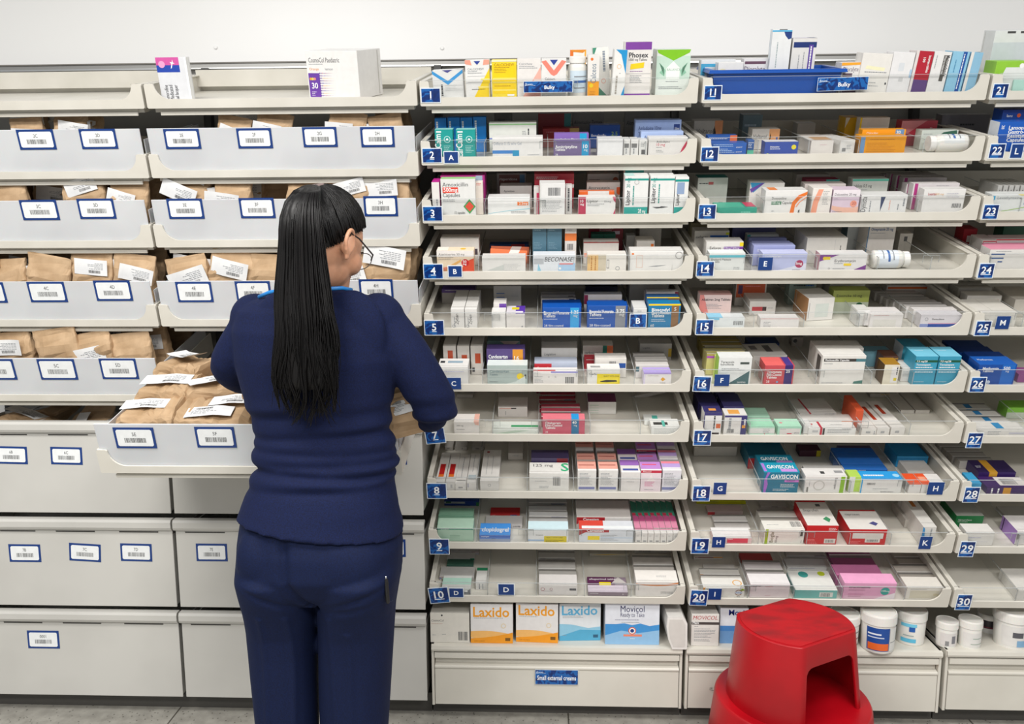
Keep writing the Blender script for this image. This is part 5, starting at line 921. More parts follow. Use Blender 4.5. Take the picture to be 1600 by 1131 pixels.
# the low shelves under the trays
SH = {'low shelf below tray 10': (Matrix.Translation((SEAM[2]+.004, 0, .243)), """672 733 958 .012 .09|#dcd8ce|white box with thin grey wording and barcode|t .03 .72 .06 .32 k/ CosmoCol;l .03 .64 .4 1 #b98;u .72 .08 .24 .3;c .3 .93 .03 k;l .05 .25 .1 1;l .3 .27 .1 1
735 801 944 .012 .08|#e2dfdd|white and orange box with Laxido in orange letters|t .06 .68 .21 .86 #e89a1c! Laxido;l .08 .64 .7 1;w #f0b86a .3 .36 .22 .4;w #ee9a1c .12 .14 .28 .4;r 0 0 1 .1 #ee9a1c;l .08 .05 .3 1 #8a5a10;r .82 .06 .94 .14 #7a5210;o .78 .45 .06 #e8cf9a
806 872 943 .02 .08 yaw=-3|#e2dfdd|white and orange box with Laxido in orange letters|t .06 .7 .21 .86 #e89a1c! Laxido;l .08 .66 .6 1;w #f0b86a .3 .36 .22 .4;w #ee9a1c .12 .14 .28 .4;r 0 0 1 .1 #ee9a1c;l .08 .05 .3 1 #8a5a10;r .82 .08 .94 .16 #7a5210;o .78 .45 .06 #e8cf9a
874 939 943 .035 .08 yaw=3|#dde1e4|white and sky blue box|t .06 .7 .21 .86 #5fb0d8! Laxido;l .08 .66 .6 2;q #8fc4dc 0 0 1 0 1 .38 .7 .34 .3 .44 0 .46;q #54a8cc 0 0 1 0 1 .28 .5 .3 0 .12;l .08 .14 .15 1;r .82 .08 .94 .16 #2a5a78
946 1031 943 .015 .09|#dcdfe6|white and blue box with wave and orange ring|t .28 .8 .13 .44 #2a2a5c Movicol;t .28 .68 .09 .44 #2a2a5c Ready to Take;l .18 .6 .6 1 #3a3a6c;l .3 .54 .4 1;q #3f90d0 0 0 1 0 1 .5 .82 .46 .65 .52 .5 .48 .35 .52 .2 .5 0 .5;q #8fbce0 0 0 1 0 1 .36 .6 .28 .3 .34 0 .22;c .5 .34 .09 #e0602c;c .5 .34 .07 w;c .5 .34 .045 #1a3a7c;r .34 .2 .68 .25 #e8876a;l .46 .14 .1 1 w"""),
      'low shelf below tray 20': (Matrix.Translation((SEAM[3]+.004, 0, .243)), """1081 1124 960 .012 .07|#dedad4|white box with red italic capitals and dark bar|t .04 .84 .1 .9 #b02a38/ MOVICOL;r 0 .68 1 .76 #4a4442;t .04 .7 .06 .3 w! Plain;l .1 .62 .2 1;l .1 .54 .8 3;l .1 .4 .8 4;l .1 .2 .8 2
1126 1170 950 .03 .09|#dfe2e8|white and blue box beside red stool|t .3 .8 .13 .9 #1f2f7c! Movicol;r 0 0 1 .35 #6f9ed0;r 0 .35 1 .5 #4a86c8;l .6 .66 .3 1 k""")}
for wh, (F, txt) in SH.items():
    for line in txt.split('\n'): place(F, 0.0, line, wh)
finish_labels()
# dividers of clear acrylic inside the trays: photo x of the front edge (+ tab)
DV = {1: [765, 890], 2: [757, 856, 1008], 3: [758, 840, 893, 968], 4: [748, 828, 908, 982], 5: [769, 840, 986], 6: [754, 828, 912, 991], 7: [770, 842, 922, 1000], 8: [746, 824, 896, 968], 9: [745, 822, 897, 990], 10: [762, 838, 913, 986],
      11: [1314], 12: [1184, 1262, 1340, 1441], 13: [1192, 1266, 1345, 1432], 14: [1174, 1275, 1370, 1453], 15: [1177, 1255, 1341, 1424], 16: [1190, 1274, 1360, 1425], 17: [1170, 1254, 1342, 1419], 18: [1186, 1255, 1327, 1413], 19: [1184, 1259, 1326, 1390], 20: [1168, 1239, 1314, 1413],
      23: [1592], 24: [1544], 25: [1595], 27: [1600], 29: [1588], 30: [1585]}
for n, L in DV.items():
    for x in L:
        u, _ = uw(TRAYS[n], x, PLATES.get(n, (0, 600))[1], .0085); divider(TRAYS['r', n], u, H=.056, tab=(n*7+int(x)) % 3 == 0)
# lettered index plates on the clear fronts
for n, x, y, w_, h_, t in ((2, 705, 246, 23, 20, 'A'), (4, 711, 424, 22, 19, 'B'), (5, 997, 501, 28, 22, 'B'), (6, 709, 599, 22, 18, 'C'), (10, 713, 926, 23, 15, 'D'), (10, 791, 921, 26, 18, 'D'), (14, 1196, 412, 24, 20, 'E'), (16, 1128, 594, 25, 18, 'F'), (18, 1125, 763, 22, 18, 'G'), (18, 1462, 763, 29, 19, 'H'),
        (19, 1123, 847, 22, 16, 'H'), (19, 1446, 848, 23, 19, 'K'), (20, 1117, 928, 22, 17, 'I'), (22, 1589, 236, 26, 24, 'L'), (25, 1567, 504, 26, 20, 'M')):
    plate(TRAYS['r', n], TRAYS[n], x, y, w_, h_, t, 'letter_plate', y_off=-.0016, plain=(t != 'B' or n == 4), under=False, border=(n in (2, 4, 5, 10, 22)))
bulky(TRAYS['r', 1], TRAYS[1], 818, 895, 126, 145, 'Bulky', rot=0); bulky(TRAYS['r', 11], TRAYS[11], 1276, 1358, 120, 142, 'Bulky', rot=-1)

# ================================================================== BOTTLES, TUBS, BASKET
def span(F, x0, x1, y, v): a, b = uw(F, x0, y, v)[0], uw(F, x1, y, v)[0]; return (a+b)/2, b-a
def bottle(F, mw, r, H, label, lab_col, txt='', cat='pill bottle'):
    root = empty('pill_bottle', mw); tag(root, label, cat)
    m = M(); m.lathe([(r*.96, 0), (r, .004), (r, H*.74), (r*.93, H*.79), (r*.78, H*.82), (r*.78, H*.84)], 'tub', 36); m.build('bottle_body', root, True)
    m = M(); m.lathe([(r*.86, H*.84), (r*.88, H*.85), (r*.88, H*.985), (r*.84, H)], '#eceae6', 36); m.build('cap', root)
    m = M(); ring(m, r+.0004, H*.12, H*.66, -140, 40, lab_col)
    m.build('label_wrap', root)
    m = M(); ring(m, r+.0007, H*.36, H*.42, -110, -20, '#3a66a8'); ring(m, r+.0007, H*.22, H*.25, -110, -40, '#8b8f94'); ring(m, r+.0007, H*.5, H*.53, -110, -30, '#8b8f94'); m.build('label_print', root); return root
def ring(m, r, z0, z1, a0, a1, k, n=20, r2=None):
    s2 = (r2 or r)/r; P = [(r*math.cos(math.radians(a0+(a1-a0)*j/n)), r*math.sin(math.radians(a0+(a1-a0)*j/n))) for j in range(n+1)]
    m.add([(x, y, z0) for x, y in P]+[(x*s2, y*s2, z1) for x, y in P], [(j, j+1, n+2+j, n+1+j) for j in range(n)], k)
F = TRAYS[1]; u, W = span(F, 887, 916, 140, .045); _, wt = uw(F, 900, 88, .045)
bottle(F, F @ Matrix.Translation((u, .045, FLR)), W/2, wt-FLR, 'upright white pill bottle behind the bulky sign in tray 1', '#cfdfea')
F = TRAYS[12]; a, wa = uw(F, 1450, 226, .04); b, wb = uw(F, 1508, 226, .04); r = .0235
bottle(F, F @ Matrix.Translation((b, .042, FLR+r)) @ Matrix.Rotation(math.radians(-90), 4, 'Y') @ Matrix.Rotation(math.radians(60), 4, 'Z'), r, b-a, 'white pill bottle lying on its side at right of tray 12', '#e2e4e4')
F = TRAYS[14]; a, wa = uw(F, 1363, 403, .04); b, wb = uw(F, 1419, 403, .04); r = .0245
bottle(F, F @ Matrix.Translation((a, .042, FLR+r)) @ Matrix.Rotation(math.radians(90), 4, 'Y') @ Matrix.Rotation(math.radians(-70), 4, 'Z'), r, b-a, 'white pill bottle lying on its side in tray 14', '#dde4ec')
SZ = .243
def tub(x0, x1, yt, yb, label, arts, name='cream_tub', lidc='tub'):
    """photo extents of a tub standing on the low shelf"""
    p = onZ((x0+x1)/2, yb, SZ); a = onY(x0, (yt+yb)/2, p.y); b = onY(x1, (yt+yb)/2, p.y); r = (b.x-a.x)/2*.96
    c = Vector(((a.x+b.x)/2, p.y+r*.9, SZ)); H = onY((x0+x1)/2, yt+6, c.y-r*.3).z-SZ
    H = min(H, .124)
    root = empty(name, Matrix.Translation(c)); tag(root, label, 'tub')
    m = M(); m.lathe([(r*.86, 0), (r*.88, .003), (r*.94, H*.76), (r*.93, H*.78)], 'tub', 44); m.build('tub_body', root, True)
    m = M(); m.lathe([(r*.97, H*.73), (r, H*.74), (r, H*.95), (r*.96, H), (r*.9, H), (r*.88, H*.985), (0.001, H*.985)], lidc, 44); m.build('lid', root)
    if arts:
        m = M()
        for z0, z1, a0, a1, k in arts: e_ = .0006+.0003*len(m.f)/20; ring(m, r*(.88+.06*z0/.76)+e_, H*z0, H*z1, a0, a1, k, r2=r*(.88+.06*z1/.76)+e_)
        m.build('label_wrap', root)
    return c, r, H
tub(1300, 1352, 953, 1016, 'white cream tub just right of the red stool top', [(.1, .68, -150, -20, '#e6e4df'), (.3, .33, -100, -20, '#7a2a34'), (.1, .13, -90, -10, '#555'), (.5, .53, -80, -10, '#777')])
tub(1353, 1411, 950, 1023, 'large white tub with dark blue and orange label', [(.08, .68, -150, -70, '#1c4a96'), (.1, .28, -145, -72, '#e2682c'), (.5, .54, -145, -100, '#dfe6f0'), (.42, .45, -145, -90, '#c9d4e8'), (.08, .68, -69, -30, '#dcdcd8'), (.3, .32, -66, -34, '#999')])
tub(1407, 1458, 947, 1010, 'white tub with two pale blue label bands', [(.58, .68, -150, -90, '#6fc0dc'), (.1, .22, -150, -90, '#5ab4d4'), (.44, .58, -118, -96, '#1c5aa8'), (.3, .33, -140, -100, '#9aa')])
tub(1469, 1504, 964, 1014, 'small white tub with barcode, left of the two small ones', [(.1, .6, -150, -30, '#d6d2cf'), (.2, .5, -85, -62, '#7a7a80'), (.12, .3, -120, -100, '#888')])
tub(1505, 1543, 962, 1016, 'small white tub with plain label, right of the two small ones', [(.1, .6, -150, -30, '#dcdad6'), (.4, .42, -100, -40, '#8aa090'), (.2, .22, -110, -40, '#9a9')])
tub(1566, 1625, 948, 1017, 'large white tub with barcode at the right edge', [(.1, .66, -150, -30, '#dad8d4'), (.35, .5, -115, -80, '#55555a'), (.1, .28, -100, -70, '#7fa8c8')])
tub(1535, 1572, 952, 992, 'dark labelled white jar behind the small tubs', [(.02, .3, -150, -30, '#d9d8d4'), (.3, .72, -150, -30, '#241f26'), (.34, .38, -150, -30, '#7a2038')], 'cream_jar')
# white card tube standing at the right end of the first low shelf
m = M(); F = Matrix.Translation((SEAM[2]+.004, 0, .243)); a, wt = uw(F, 1040, 958, .01); b, _ = uw(F, 1073, 958, .01)
m.X = Matrix.Translation(((a+b)/2+SEAM[2]+.004, -.012, .2435)); Wd = b-a; P = [(-Wd*.2, 0), (Wd*.45, 0), (Wd*.5, .004), (Wd*.48, .08), (Wd*.3, .1), (-Wd*.45, .1), (-Wd*.5, .07), (-Wd*.4, .03)]
m.prism(P, 0, .20, '#e2dfda'); m.prism([(x*.8, z*.85+.008) for x, z in P], -.0008, 0, '#d2cec8'); tag(m.build('card_carton', smooth=False), 'rounded plain white carton at right end of low shelf below tray 10', 'carton')
# blue basket on tray 11
F = TRAYS[11]; ua, _ = uw(F, 1112, 130, .02); ub, _ = uw(F, 1312, 130, .02); _, wr = uw(F, 1200, 110, .02); W = ub-ua; H = wr-FLR; D = .17
root = empty('storage_basket', F @ Matrix.Translation((ua, .012, FLR+.0005))); tag(root, 'blue plastic basket holding a few boxes in tray 11', 'basket')
m = M(); t = .0025; s = .008
m.loft([[(s, 0+s, 0), (W-s, s, 0), (W-s, D-s, 0), (s, D-s, 0)], [(0, 0, H), (W, 0, H), (W, D, H), (0, D, H)], [(-.010, -.006, H+.001), (W+.010, -.006, H+.001), (W+.010, D+.01, H+.001), (-.010, D+.01, H+.001)],
        [(-.012, -.007, H-.006), (W+.012, -.007, H-.006), (W+.012, D+.012, H-.006), (-.012, D+.012, H-.006)], [(-.010, -.005, H-.006), (W+.010, -.005, H-.006), (W+.010, D+.01, H-.006), (-.010, D+.01, H-.006)],
        [(-.010, -.005, H+.0025), (W+.010, -.005, H+.0025), (W+.010, D+.01, H+.0025), (-.010, D+.01, H+.0025)],
        [(t, t, H+.0025), (W-t, t, H+.0025), (W-t, D-t, H+.0025), (t, D-t, H+.0025)], [(s+t, s+t, t), (W-s-t, s+t, t), (W-s-t, D-s-t, t), (s+t, D-s-t, t)]], 'basket')
m.build('basket_body', root)
m = M()
for x in (W*.3, W*.55, W*.8): m.box((x, .0005, .006), (x+.0015, .003, H-.008), '#0c4494')
# boxes in the basket and on the unnumbered top trays
EXTRA = [(TRAYS[11], FLR+.003, 'the blue basket', """1096 1150 94 .10 .04|#e0e2e4|white box with turquoise corner|r 0 .78 .6 .88 #4aa8d0;r 0 .3 .12 .88 #4aa8d0
1122 1162 98 .05 .035|#e6e5e2|plain white box|r 0 0 .015 1 #777;c .2 .6 .2 #e8dfb0
1163 1201 92 .08 .04|#e2e0e0|white box with plum header|t .04 .62 .13 .85 #5a4a60 Dioralyte;r .08 .52 .55 .58 #53384e;r .04 .84 .9 .92 #6a4a5c
1208 1238 46 .055 .045 yaw=-8|#e4e5e4|tall white box with navy quarter disc|q #1c3a7c .6 .96 1 .96 1 .86 .85 .84 .68 .9;V .3 .8 .08 .4 #9aa ...;v .9 .05 .12 .12 #333 Co;r .72 .02 .86 .3 #d4d2ce;r 0 .96 1 .985 #5ab4dc;r .35 1 .75 .985 #777//Lr 0 0 1 1 #e8f0f4
1240 1277 60 .05 .05 yaw=-5|#dcdad6|white box with navy band and violet strip|r .05 .83 1 .93 #16306e;r .7 .1 .88 .88 #5a3f98;V .76 .85 .1 .7 w ...;V .5 .75 .05 .5 g ...;V .3 .7 .05 .4 g ...//Tr 0 0 1 1 #d5cfe0;r .7 0 1 1 #1c2f6c"""),
 (BINS['1b'][0], FLR, 'the unnumbered top tray', """242 290 90 .03 .022|#dcdde0|white box with pink and blue panel, text running up|r 0 .66 .75 1 #2346a8;r 0 .82 .75 1 #d058a0;c .18 .84 .08 #e8a0c8;q w .5 .76 .54 .85 .62 .86 .56 .88 .55 .95 .52 .88 .46 .9 .5 .84 .46 .74;v .26 .02 .12 .35 #33363b Amorolfine;v .42 .02 .12 .35 #33363b Medicated;v .58 .02 .1 .35 #33363b nail lacquer;r .93 0 1 1 #f2f2f0//Rr 0 0 1 1 #f0f0ee
473 560 80 .03 .16 yaw=-12|#e9e7e4|big white box with violet dotted panel|t .05 .76 .09 .6 k CosmoCol Paediatric;l .05 .72 .4 1;t .05 .6 .045 .2 #e89a5a Orange;t .36 .6 .045 .3 g lemon;r .02 .04 .24 .54 #6a3fa0;t .07 .22 .1 .12 w! 30;l .06 .14 .1 3 w;c .06 .42 .03 #e0a040;c .1 .42 .03 #d8d060;c .14 .42 .03 #e08a8a""")]
i0 = len(ITEMS)
for F, fl, wh, txt in EXTRA:
    for line in txt.split('\n'): place(F, fl, line, wh)
for ob, desc, wh, *_ in ITEMS[i0:]: tag(ob, f'{desc}, standing in {wh}', 'medicine box')
# dotted fade printed on the big violet box
ob = ITEMS[-1][0]; bb = ob.bound_box; W, H = bb[6][0]-bb[0][0], bb[6][2]-bb[0][2]
m = M(); cs = ['#6a3fa0', '#3a4ab0', '#e0a040', '#c04a6a', '#8a5ab0', '#e0c84a']
for i in range(11):
    for j in range(10):
        r_ = .0016*(1-i/12); x = -W/2+W*(.25+i*.028); z = H*(.07+j*.052); m.poly([(x+r_*math.cos(q*1.047), -.0009, z+r_*math.sin(q*1.047)) for q in range(6)], cs[(i*3+j*5) % 6] if i > 1 else '#6a3fa0')
m.build('dot_print', ob)
# ================================================================== PAPER BAGS
def bag_mesh(L, Wd, T, seed, k='kraft'):
    """bag lying on its back: x = length, folded mouth at +x; y = width; z = thickness"""
    rnd = random.Random(seed); rings = []; N = 15; m = M(); so = Vector((seed*3.1, seed*1.7, 0))
    prof = [(-.5, .35), (-.498, .8), (-.48, .96)]+[(-.46+.07*i, 1-.06*(i % 2)-.02*i) for i in range(9)]+[(.22, .7), (.32, .42), (.40, .2), (.47, .12), (.5, .10)]
    if T > .1: prof = prof[:12]+[(.30, .9), (.38, .72), (.44, .4), (.48, .16), (.5, .1)]
    for s, th in prof:
        r = []
        for j in range(24):
            a = 2*math.pi*(j+.5)/24; c, sn = math.cos(a), math.sin(a); e = .32
            y = math.copysign(abs(c)**e, c)*Wd/2*(1+.06*max(0, s-.2)); z = math.copysign(abs(sn)**e, sn)*T/2*th
            p = Vector((s*L, y, z+T/2)); d = noise.noise_vector(p*22+so)*.007+noise.noise_vector(p*70+so)*.005
            if th < .3: d *= .7
            r.append(p+d)
        rings.append(r)
    m.loft(rings, k); return m
BAGV = [(.19, .14, .06, 1), (.17, .12, .075, 2), (.20, .15, .05, 3), (.16, .13, .085, 4), (.18, .15, .07, 5), (.15, .11, .05, 6), (.165, .13, .125, 7), (.20, .14, .12, 8), (.14, .115, .13, 9)]
BAGM = {}
def slip_mesh(L, Wd, seed):
    m = M(); rnd = random.Random(seed); n = 8; c = rnd.uniform(-.007, .007)
    vs = [((i/n-.5)*L, (j-.5)*Wd, c*4*(i/n-.5)**2+.001*math.sin(i*1.3+seed)) for i in range(n+1) for j in (0, 1)]
    fs = [(2*i, 2*i+2, 2*i+3, 2*i+1) for i in range(n)]; m.add(vs, fs, 'paper'); m.add([(x, y, z-.0006) for x, y, z in vs], fs, 'paper')
    def z_(x): t = x/L; return c*4*t*t+.001*math.sin((t+.5)*n*1.3+seed)+.0007
    x = -L*.3
    while x < L*.05:   # barcode
        b = rnd.choice((.0008, .0014)); m.add([(x, Wd*.18, z_(x)), (x+b, Wd*.18, z_(x+b)), (x+b, Wd*.36, z_(x+b)), (x, Wd*.36, z_(x))], [(0, 1, 2, 3)], '#444'); x += b+rnd.choice((.0009, .0016))
    for j in range(5):
        y = Wd*(.08-.09*j); x = -L*.38
        for q in range(rnd.randint(3, 7)):
            l = rnd.uniform(.004, .012)
            if x+l > L*.4: break
            m.add([(x, y, z_(x)), (x+l, y, z_(x+l)), (x+l, y+.0016, z_(x+l)), (x, y+.0016, z_(x))], [(0, 1, 2, 3)], '#8b8f94'); x += l+.002
    return m
SLM = [slip_mesh(.13, .06, i+1) for i in range(4)]; SLO = {}
NB = [0]
def bag(mw, var, label, group, slips=((.0, .02, 0, 0, 0),), scale=1):
    """slips: (x, y, rot, lift, tilt) on the upper face"""
    if var not in BAGM: o = bag_mesh(*BAGV[var]).build('paper_bag'); BAGM[var] = o
    else: o = BAGM[var].copy(); COL.objects.link(o)
    o.matrix_world = mw @ Matrix.Scale(scale, 4); tag(o, label, 'paper bag', group)
    for k, (x, y, r, up, tl) in enumerate(slips):
        q = (NB[0]+k) % 4; NB[0] += 1
        if q not in SLO: s_ = SLM[q].build('prescription_slip'); SLO[q] = s_
        else: s_ = SLO[q].copy(); COL.objects.link(s_)
        s_.parent = o; s_.matrix_local = Matrix.Translation((x, y, BAGV[var][2]+.004+up)) @ Matrix.Rotation(math.radians(r), 4, 'Z') @ Matrix.Rotation(math.radians(tl), 4, 'Y') @ Matrix.Scale(.86, 4)
    return o
rb = random.Random(5)
RN = ['front', 'second', 'third', 'fourth', 'back']
def fill_bin(key, rows, labname, hs):
    F, root = BINS[key]
    for ri, (v, cnt, skip) in enumerate(rows):
        us = [(i+.5)/cnt*(TW-.06)+.03 for i in range(cnt)]; vis = 0
        for i, u in enumerate(us):
            if i in skip: continue
            var = rb.choice((0, 1, 2, 4, 5)); L, Wd, T, _ = BAGV[var]; h = rb.uniform(*hs); sc = h/L
            u += rb.uniform(-.012, .012); ang = rb.uniform(-14, 14); back = rb.uniform(2, 10)+6*(ri > 0)
            # stand it up: length axis -> w, width axis -> u, thickness -> v (printed face to the front)
            R = Matrix(((0, 1, 0), (0, 0, -1), (1, 0, 0))).transposed()
            B = Matrix(((0, -1, 0, 0), (0, 0, -1, 0), (1, 0, 0, 0), (0, 0, 0, 1)))
            mw = F @ Matrix.Translation((u, v+T*sc+.012+h*.5*math.sin(math.radians(back)), FLR+.012+h/2)) @ Matrix.Rotation(math.radians(ang), 4, 'Y') @ Matrix.Rotation(math.radians(-back), 4, 'X') @ B
            sl = []
            if rb.random() < .72: sl.append((.012+rb.uniform(0, .055 if h > .15 or h < 0 else .018), rb.uniform(-.02, .03), rb.choice((90, 84, 97, 80)), -.004, rb.uniform(-5, 5)))
            if rb.random() < .3: sl.append((.03+rb.uniform(0, .02), rb.uniform(-.03, .03), rb.choice((90, 105, 70)), -.035, 0))
            bag(mw, var, f'brown paper bag, {ORD[vis]} from left, {RN[ri]} row of {labname}', 'paper bags in '+labname, sl, sc); vis += 1
fill_bin('2a', [(.05, 5, (1, 4)), (.2, 4, (0, 3))], 'the bin labelled 2C and 2D', (.12, .138))
fill_bin('2b', [(.05, 6, (0, 3)), (.2, 5, (0, 2, 3))], 'the bin labelled 2E to 2H', (.12, .14))
fill_bin('3a', [(.03, 6, (3,)), (.13, 5, ()), (.24, 5, (1,))], 'the bin labelled 3C and 3D', (.135, .165))
fill_bin('3b', [(.03, 6, (2,)), (.13, 6, ()), (.24, 5, (2,))], 'the bin labelled 3E to 3H', (.135, .165))
fill_bin('4a', [(.02, 6, ()), (.10, 6, ()), (.18, 5, ()), (.27, 5, (3,))], 'the bin labelled 4C and 4D', (.14, .172))
fill_bin('4b', [(.02, 6, ()), (.10, 6, ()), (.18, 5, (1,)), (.27, 5, (4,))], 'the bin labelled 4E to 4H', (.14, .172))
fill_bin('5a', [(.02, 6, ()), (.10, 6, ()), (.18, 5, (4,)), (.27, 5, ())], 'the bin labelled 5C and 5D', (.14, .175))
# the pulled out bin: bags lying in a heap
F5 = BINS['5b'][0]
def lie(u, v, w, var, rz, label, slips, scale=1, rx=0, ry=0, tk=1):
    mw = F5 @ Matrix.Translation((u, v, w)) @ Matrix.Rotation(math.radians(rz), 4, 'Z') @ Matrix.Rotation(math.radians(rx), 4, 'X') @ Matrix.Rotation(math.radians(ry), 4, 'Y') @ Matrix.Diagonal((1, 1, tk, 1))
    return bag(mw, var, label, 'paper bags heaped in the pulled out bin', slips, scale)
H5 = 'the pulled out bin'
lie(.10, 0.103, FLR, 6, 182, 'brown bag with blank white slip at front left corner of '+H5, [(.01, .0, 4, -.004, 0)], .98, tk=1.02)
lie(.105, .205, FLR, 8, 176, 'brown bag with wrinkled slip behind the front left one in '+H5, [(.0, .0, 8, -.004, 0)], 1.1, tk=1.02)
lie(.285, 0.098, FLR, 7, 4, 'brown bag with long printed slip at middle front of '+H5, [(-.02, -.035, 3, -.004, 0), (.02, .02, 175, .0, 5)], 1.0, tk=1.04)
lie(.48, 0.108, FLR, 6, 176, 'brown bag beside the person at front of '+H5, [(0, 0, 5, 0, 0)], 1.05, tk=.95)
lie(.235, .215, .045, 7, 204, 'large brown bag with big slip in middle of '+H5, [(.02, .03, 15, -.002, -5), (-.05, -.03, 20, -.004, 0)], 1.0, rx=6, tk=.98)
lie(.10, .315, .02, 8, 160, 'brown bag leaning at left rear of '+H5, [(.0, .0, -20, .0, 8)], 1.1, rx=8, tk=1.05)
lie(.385, .19, .03, 8, 22, 'small brown bag between the larger ones in '+H5, [(0, .01, 15, -.002, 6)], 1.1, rx=-6, tk=1.05)
lie(.54, .22, .03, 6, -8, 'brown bag with folded mouth at middle of '+H5, [(.02, .02, 190, -.002, 5)], 1.05, tk=.95)
lie(.28, .325, .05, 6, 10, 'brown bag with white slip at rear of '+H5, [(.0, .02, 5, -.002, -8)], 1.0, rx=8, tk=.95)
lie(.47, .33, .05, 6, 175, 'brown bag at rear right of '+H5, [(.0, .0, 5, -.002, 4)], 1.0, tk=.95)
# bags in the open topmost drawer at far left
for i, (px, v, var, rz, lab) in enumerate(((20, .09, 3, 170, 'brown bag with small sticker in the topmost left drawer'), (130, .12, 2, 60, 'bag with tall leaning white slip in the topmost left drawer'), (195, .10, 1, 20, 'brown bag at the right end of the topmost left drawer'), (70, .25, 4, 0, 'brown bag at the rear of the topmost left drawer'))):
    p = onY(px, 650, v); L = BAGV[var]
    bag(Matrix.Translation((p.x, v+.03, .835)) @ Matrix.Rotation(math.radians(rz), 4, 'Z') @ Matrix.Rotation(math.radians(-20 if i != 1 else -50), 4, 'Y'), var, lab, 'paper bags in the topmost left drawer', [(.0, .0, 10, 0, 0)])
# ================================================================== RED STEP STOOL
def cut_circle(R, d, ang, z, c, n=96):
    out = []
    for j in range(n):
        a = 2*math.pi*j/n; x, y = R*math.cos(a), R*math.sin(a)
        if abs(y) > d: y = math.copysign(d, y)
        ca, sa = math.cos(ang), math.sin(ang); out.append((c[0]+x*ca-y*sa, c[1]+x*sa+y*ca, z))
    return out
SC_, SA = (.666, -.212), math.radians(30.5)
sroot = empty('step_stool', Matrix.Translation((SC_[0], SC_[1], 0))); tag(sroot, 'red plastic kick step stool standing in front of the low cabinets', 'step stool')
def solid(rings, k='red'): m = M(); m.loft(rings, k); return m
def bool_build(parts, cuts, name, vox=None):
    a = parts.build('tmpa'); b = cuts.build('tmpb'); md = a.modifiers.new('b', 'BOOLEAN'); md.object = b; md.operation = 'DIFFERENCE'; md.solver = 'EXACT'; md.use_self = True
    bv = a.modifiers.new('v', 'BEVEL'); bv.width = .0025; bv.segments = 2; bv.limit_method = 'ANGLE'; bv.angle_limit = math.radians(40)
    dg = bpy.context.evaluated_depsgraph_get(); dg.update(); me = bpy.data.meshes.new_from_object(a.evaluated_get(dg)); bpy.data.objects.remove(a); bpy.data.objects.remove(b)
    for p in me.polygons: p.use_smooth = True
    me.name = name; o = bpy.data.objects.new(name, me); COL.objects.link(o)
    try: me.set_sharp_from_angle(angle=math.radians(35))
    except Exception: pass
    o.parent = sroot; return o
up = solid([cut_circle(.170, .132, SA, .22, (0, 0)), cut_circle(.148, .113, SA, .428, (0, 0)), cut_circle(.146, .111, SA, .43, (0, 0))])
cu = M(); cu.loft([cut_circle(.164, .126, SA, .20, (0, 0)), cut_circle(.144, .109, SA, .40, (0, 0))], 'red')
cu.X = Matrix.Rotation(SA, 4, 'Z')
def opening(w0, w1, z0, z1, r=.022):
    return [(-w0, z0), (w0, z0), (w1, z1-r)]+[(w1-r+r*math.cos(math.radians(a)), z1-r+r*math.sin(math.radians(a))) for a in (20, 45, 70)]+[(w1-r, z1), (-w1+r, z1)]+[(-w1+r-r*math.cos(math.radians(a)), z1-r+r*math.sin(math.radians(a))) for a in (70, 45, 20)]+[(-w1, z1-r)]
cu.prism(opening(.098, .084, .19, .372), -.25, -.09, 'red'); cu.prism(opening(.098, .084, .19, .372), .09, .25, 'red')
bool_build(up, cu, 'upper_drum')
lo = solid([cut_circle(.226, .30, SA, .012, (0, 0)), cut_circle(.222, .30, SA, .03, (0, 0)), cut_circle(.200, .30, SA, .214, (0, 0)), cut_circle(.196, .30, SA, .222, (0, 0)), cut_circle(.190, .30, SA, .222, (0, 0))])
cl = M(); cl.loft([cut_circle(.218, .3, SA, .0, (0, 0)), cut_circle(.192, .3, SA, .208, (0, 0))], 'red'); bool_build(lo, cl, 'lower_step')
m = M(); m.loft([cut_circle(.205, .3, SA, .213, (0, 0)), cut_circle(.203, .3, SA, .2235, (0, 0))][::1], 'red')
m = M(); top = cut_circle(.140, .105, SA, .4302, (0, 0)); m.loft([top, [(x, y, .4316) for x, y, z in top]], 'redtop'); m.build('tread_pad', sroot)
m = M(); P = cut_circle(.226, .3, 0, .0, (0, 0)); m.loft([P, [(x, y, .014) for x, y, z in P]], 'black'); m.build('rubber_base', sroot)
m = M(); a = math.radians(-118); m.X = Matrix.Rotation(a+math.pi/2, 4, 'Z'); m.box((-.02, -.2165, .13), (.02, -.206, .165), '#d8cfc8'); m.build('sticker', sroot)
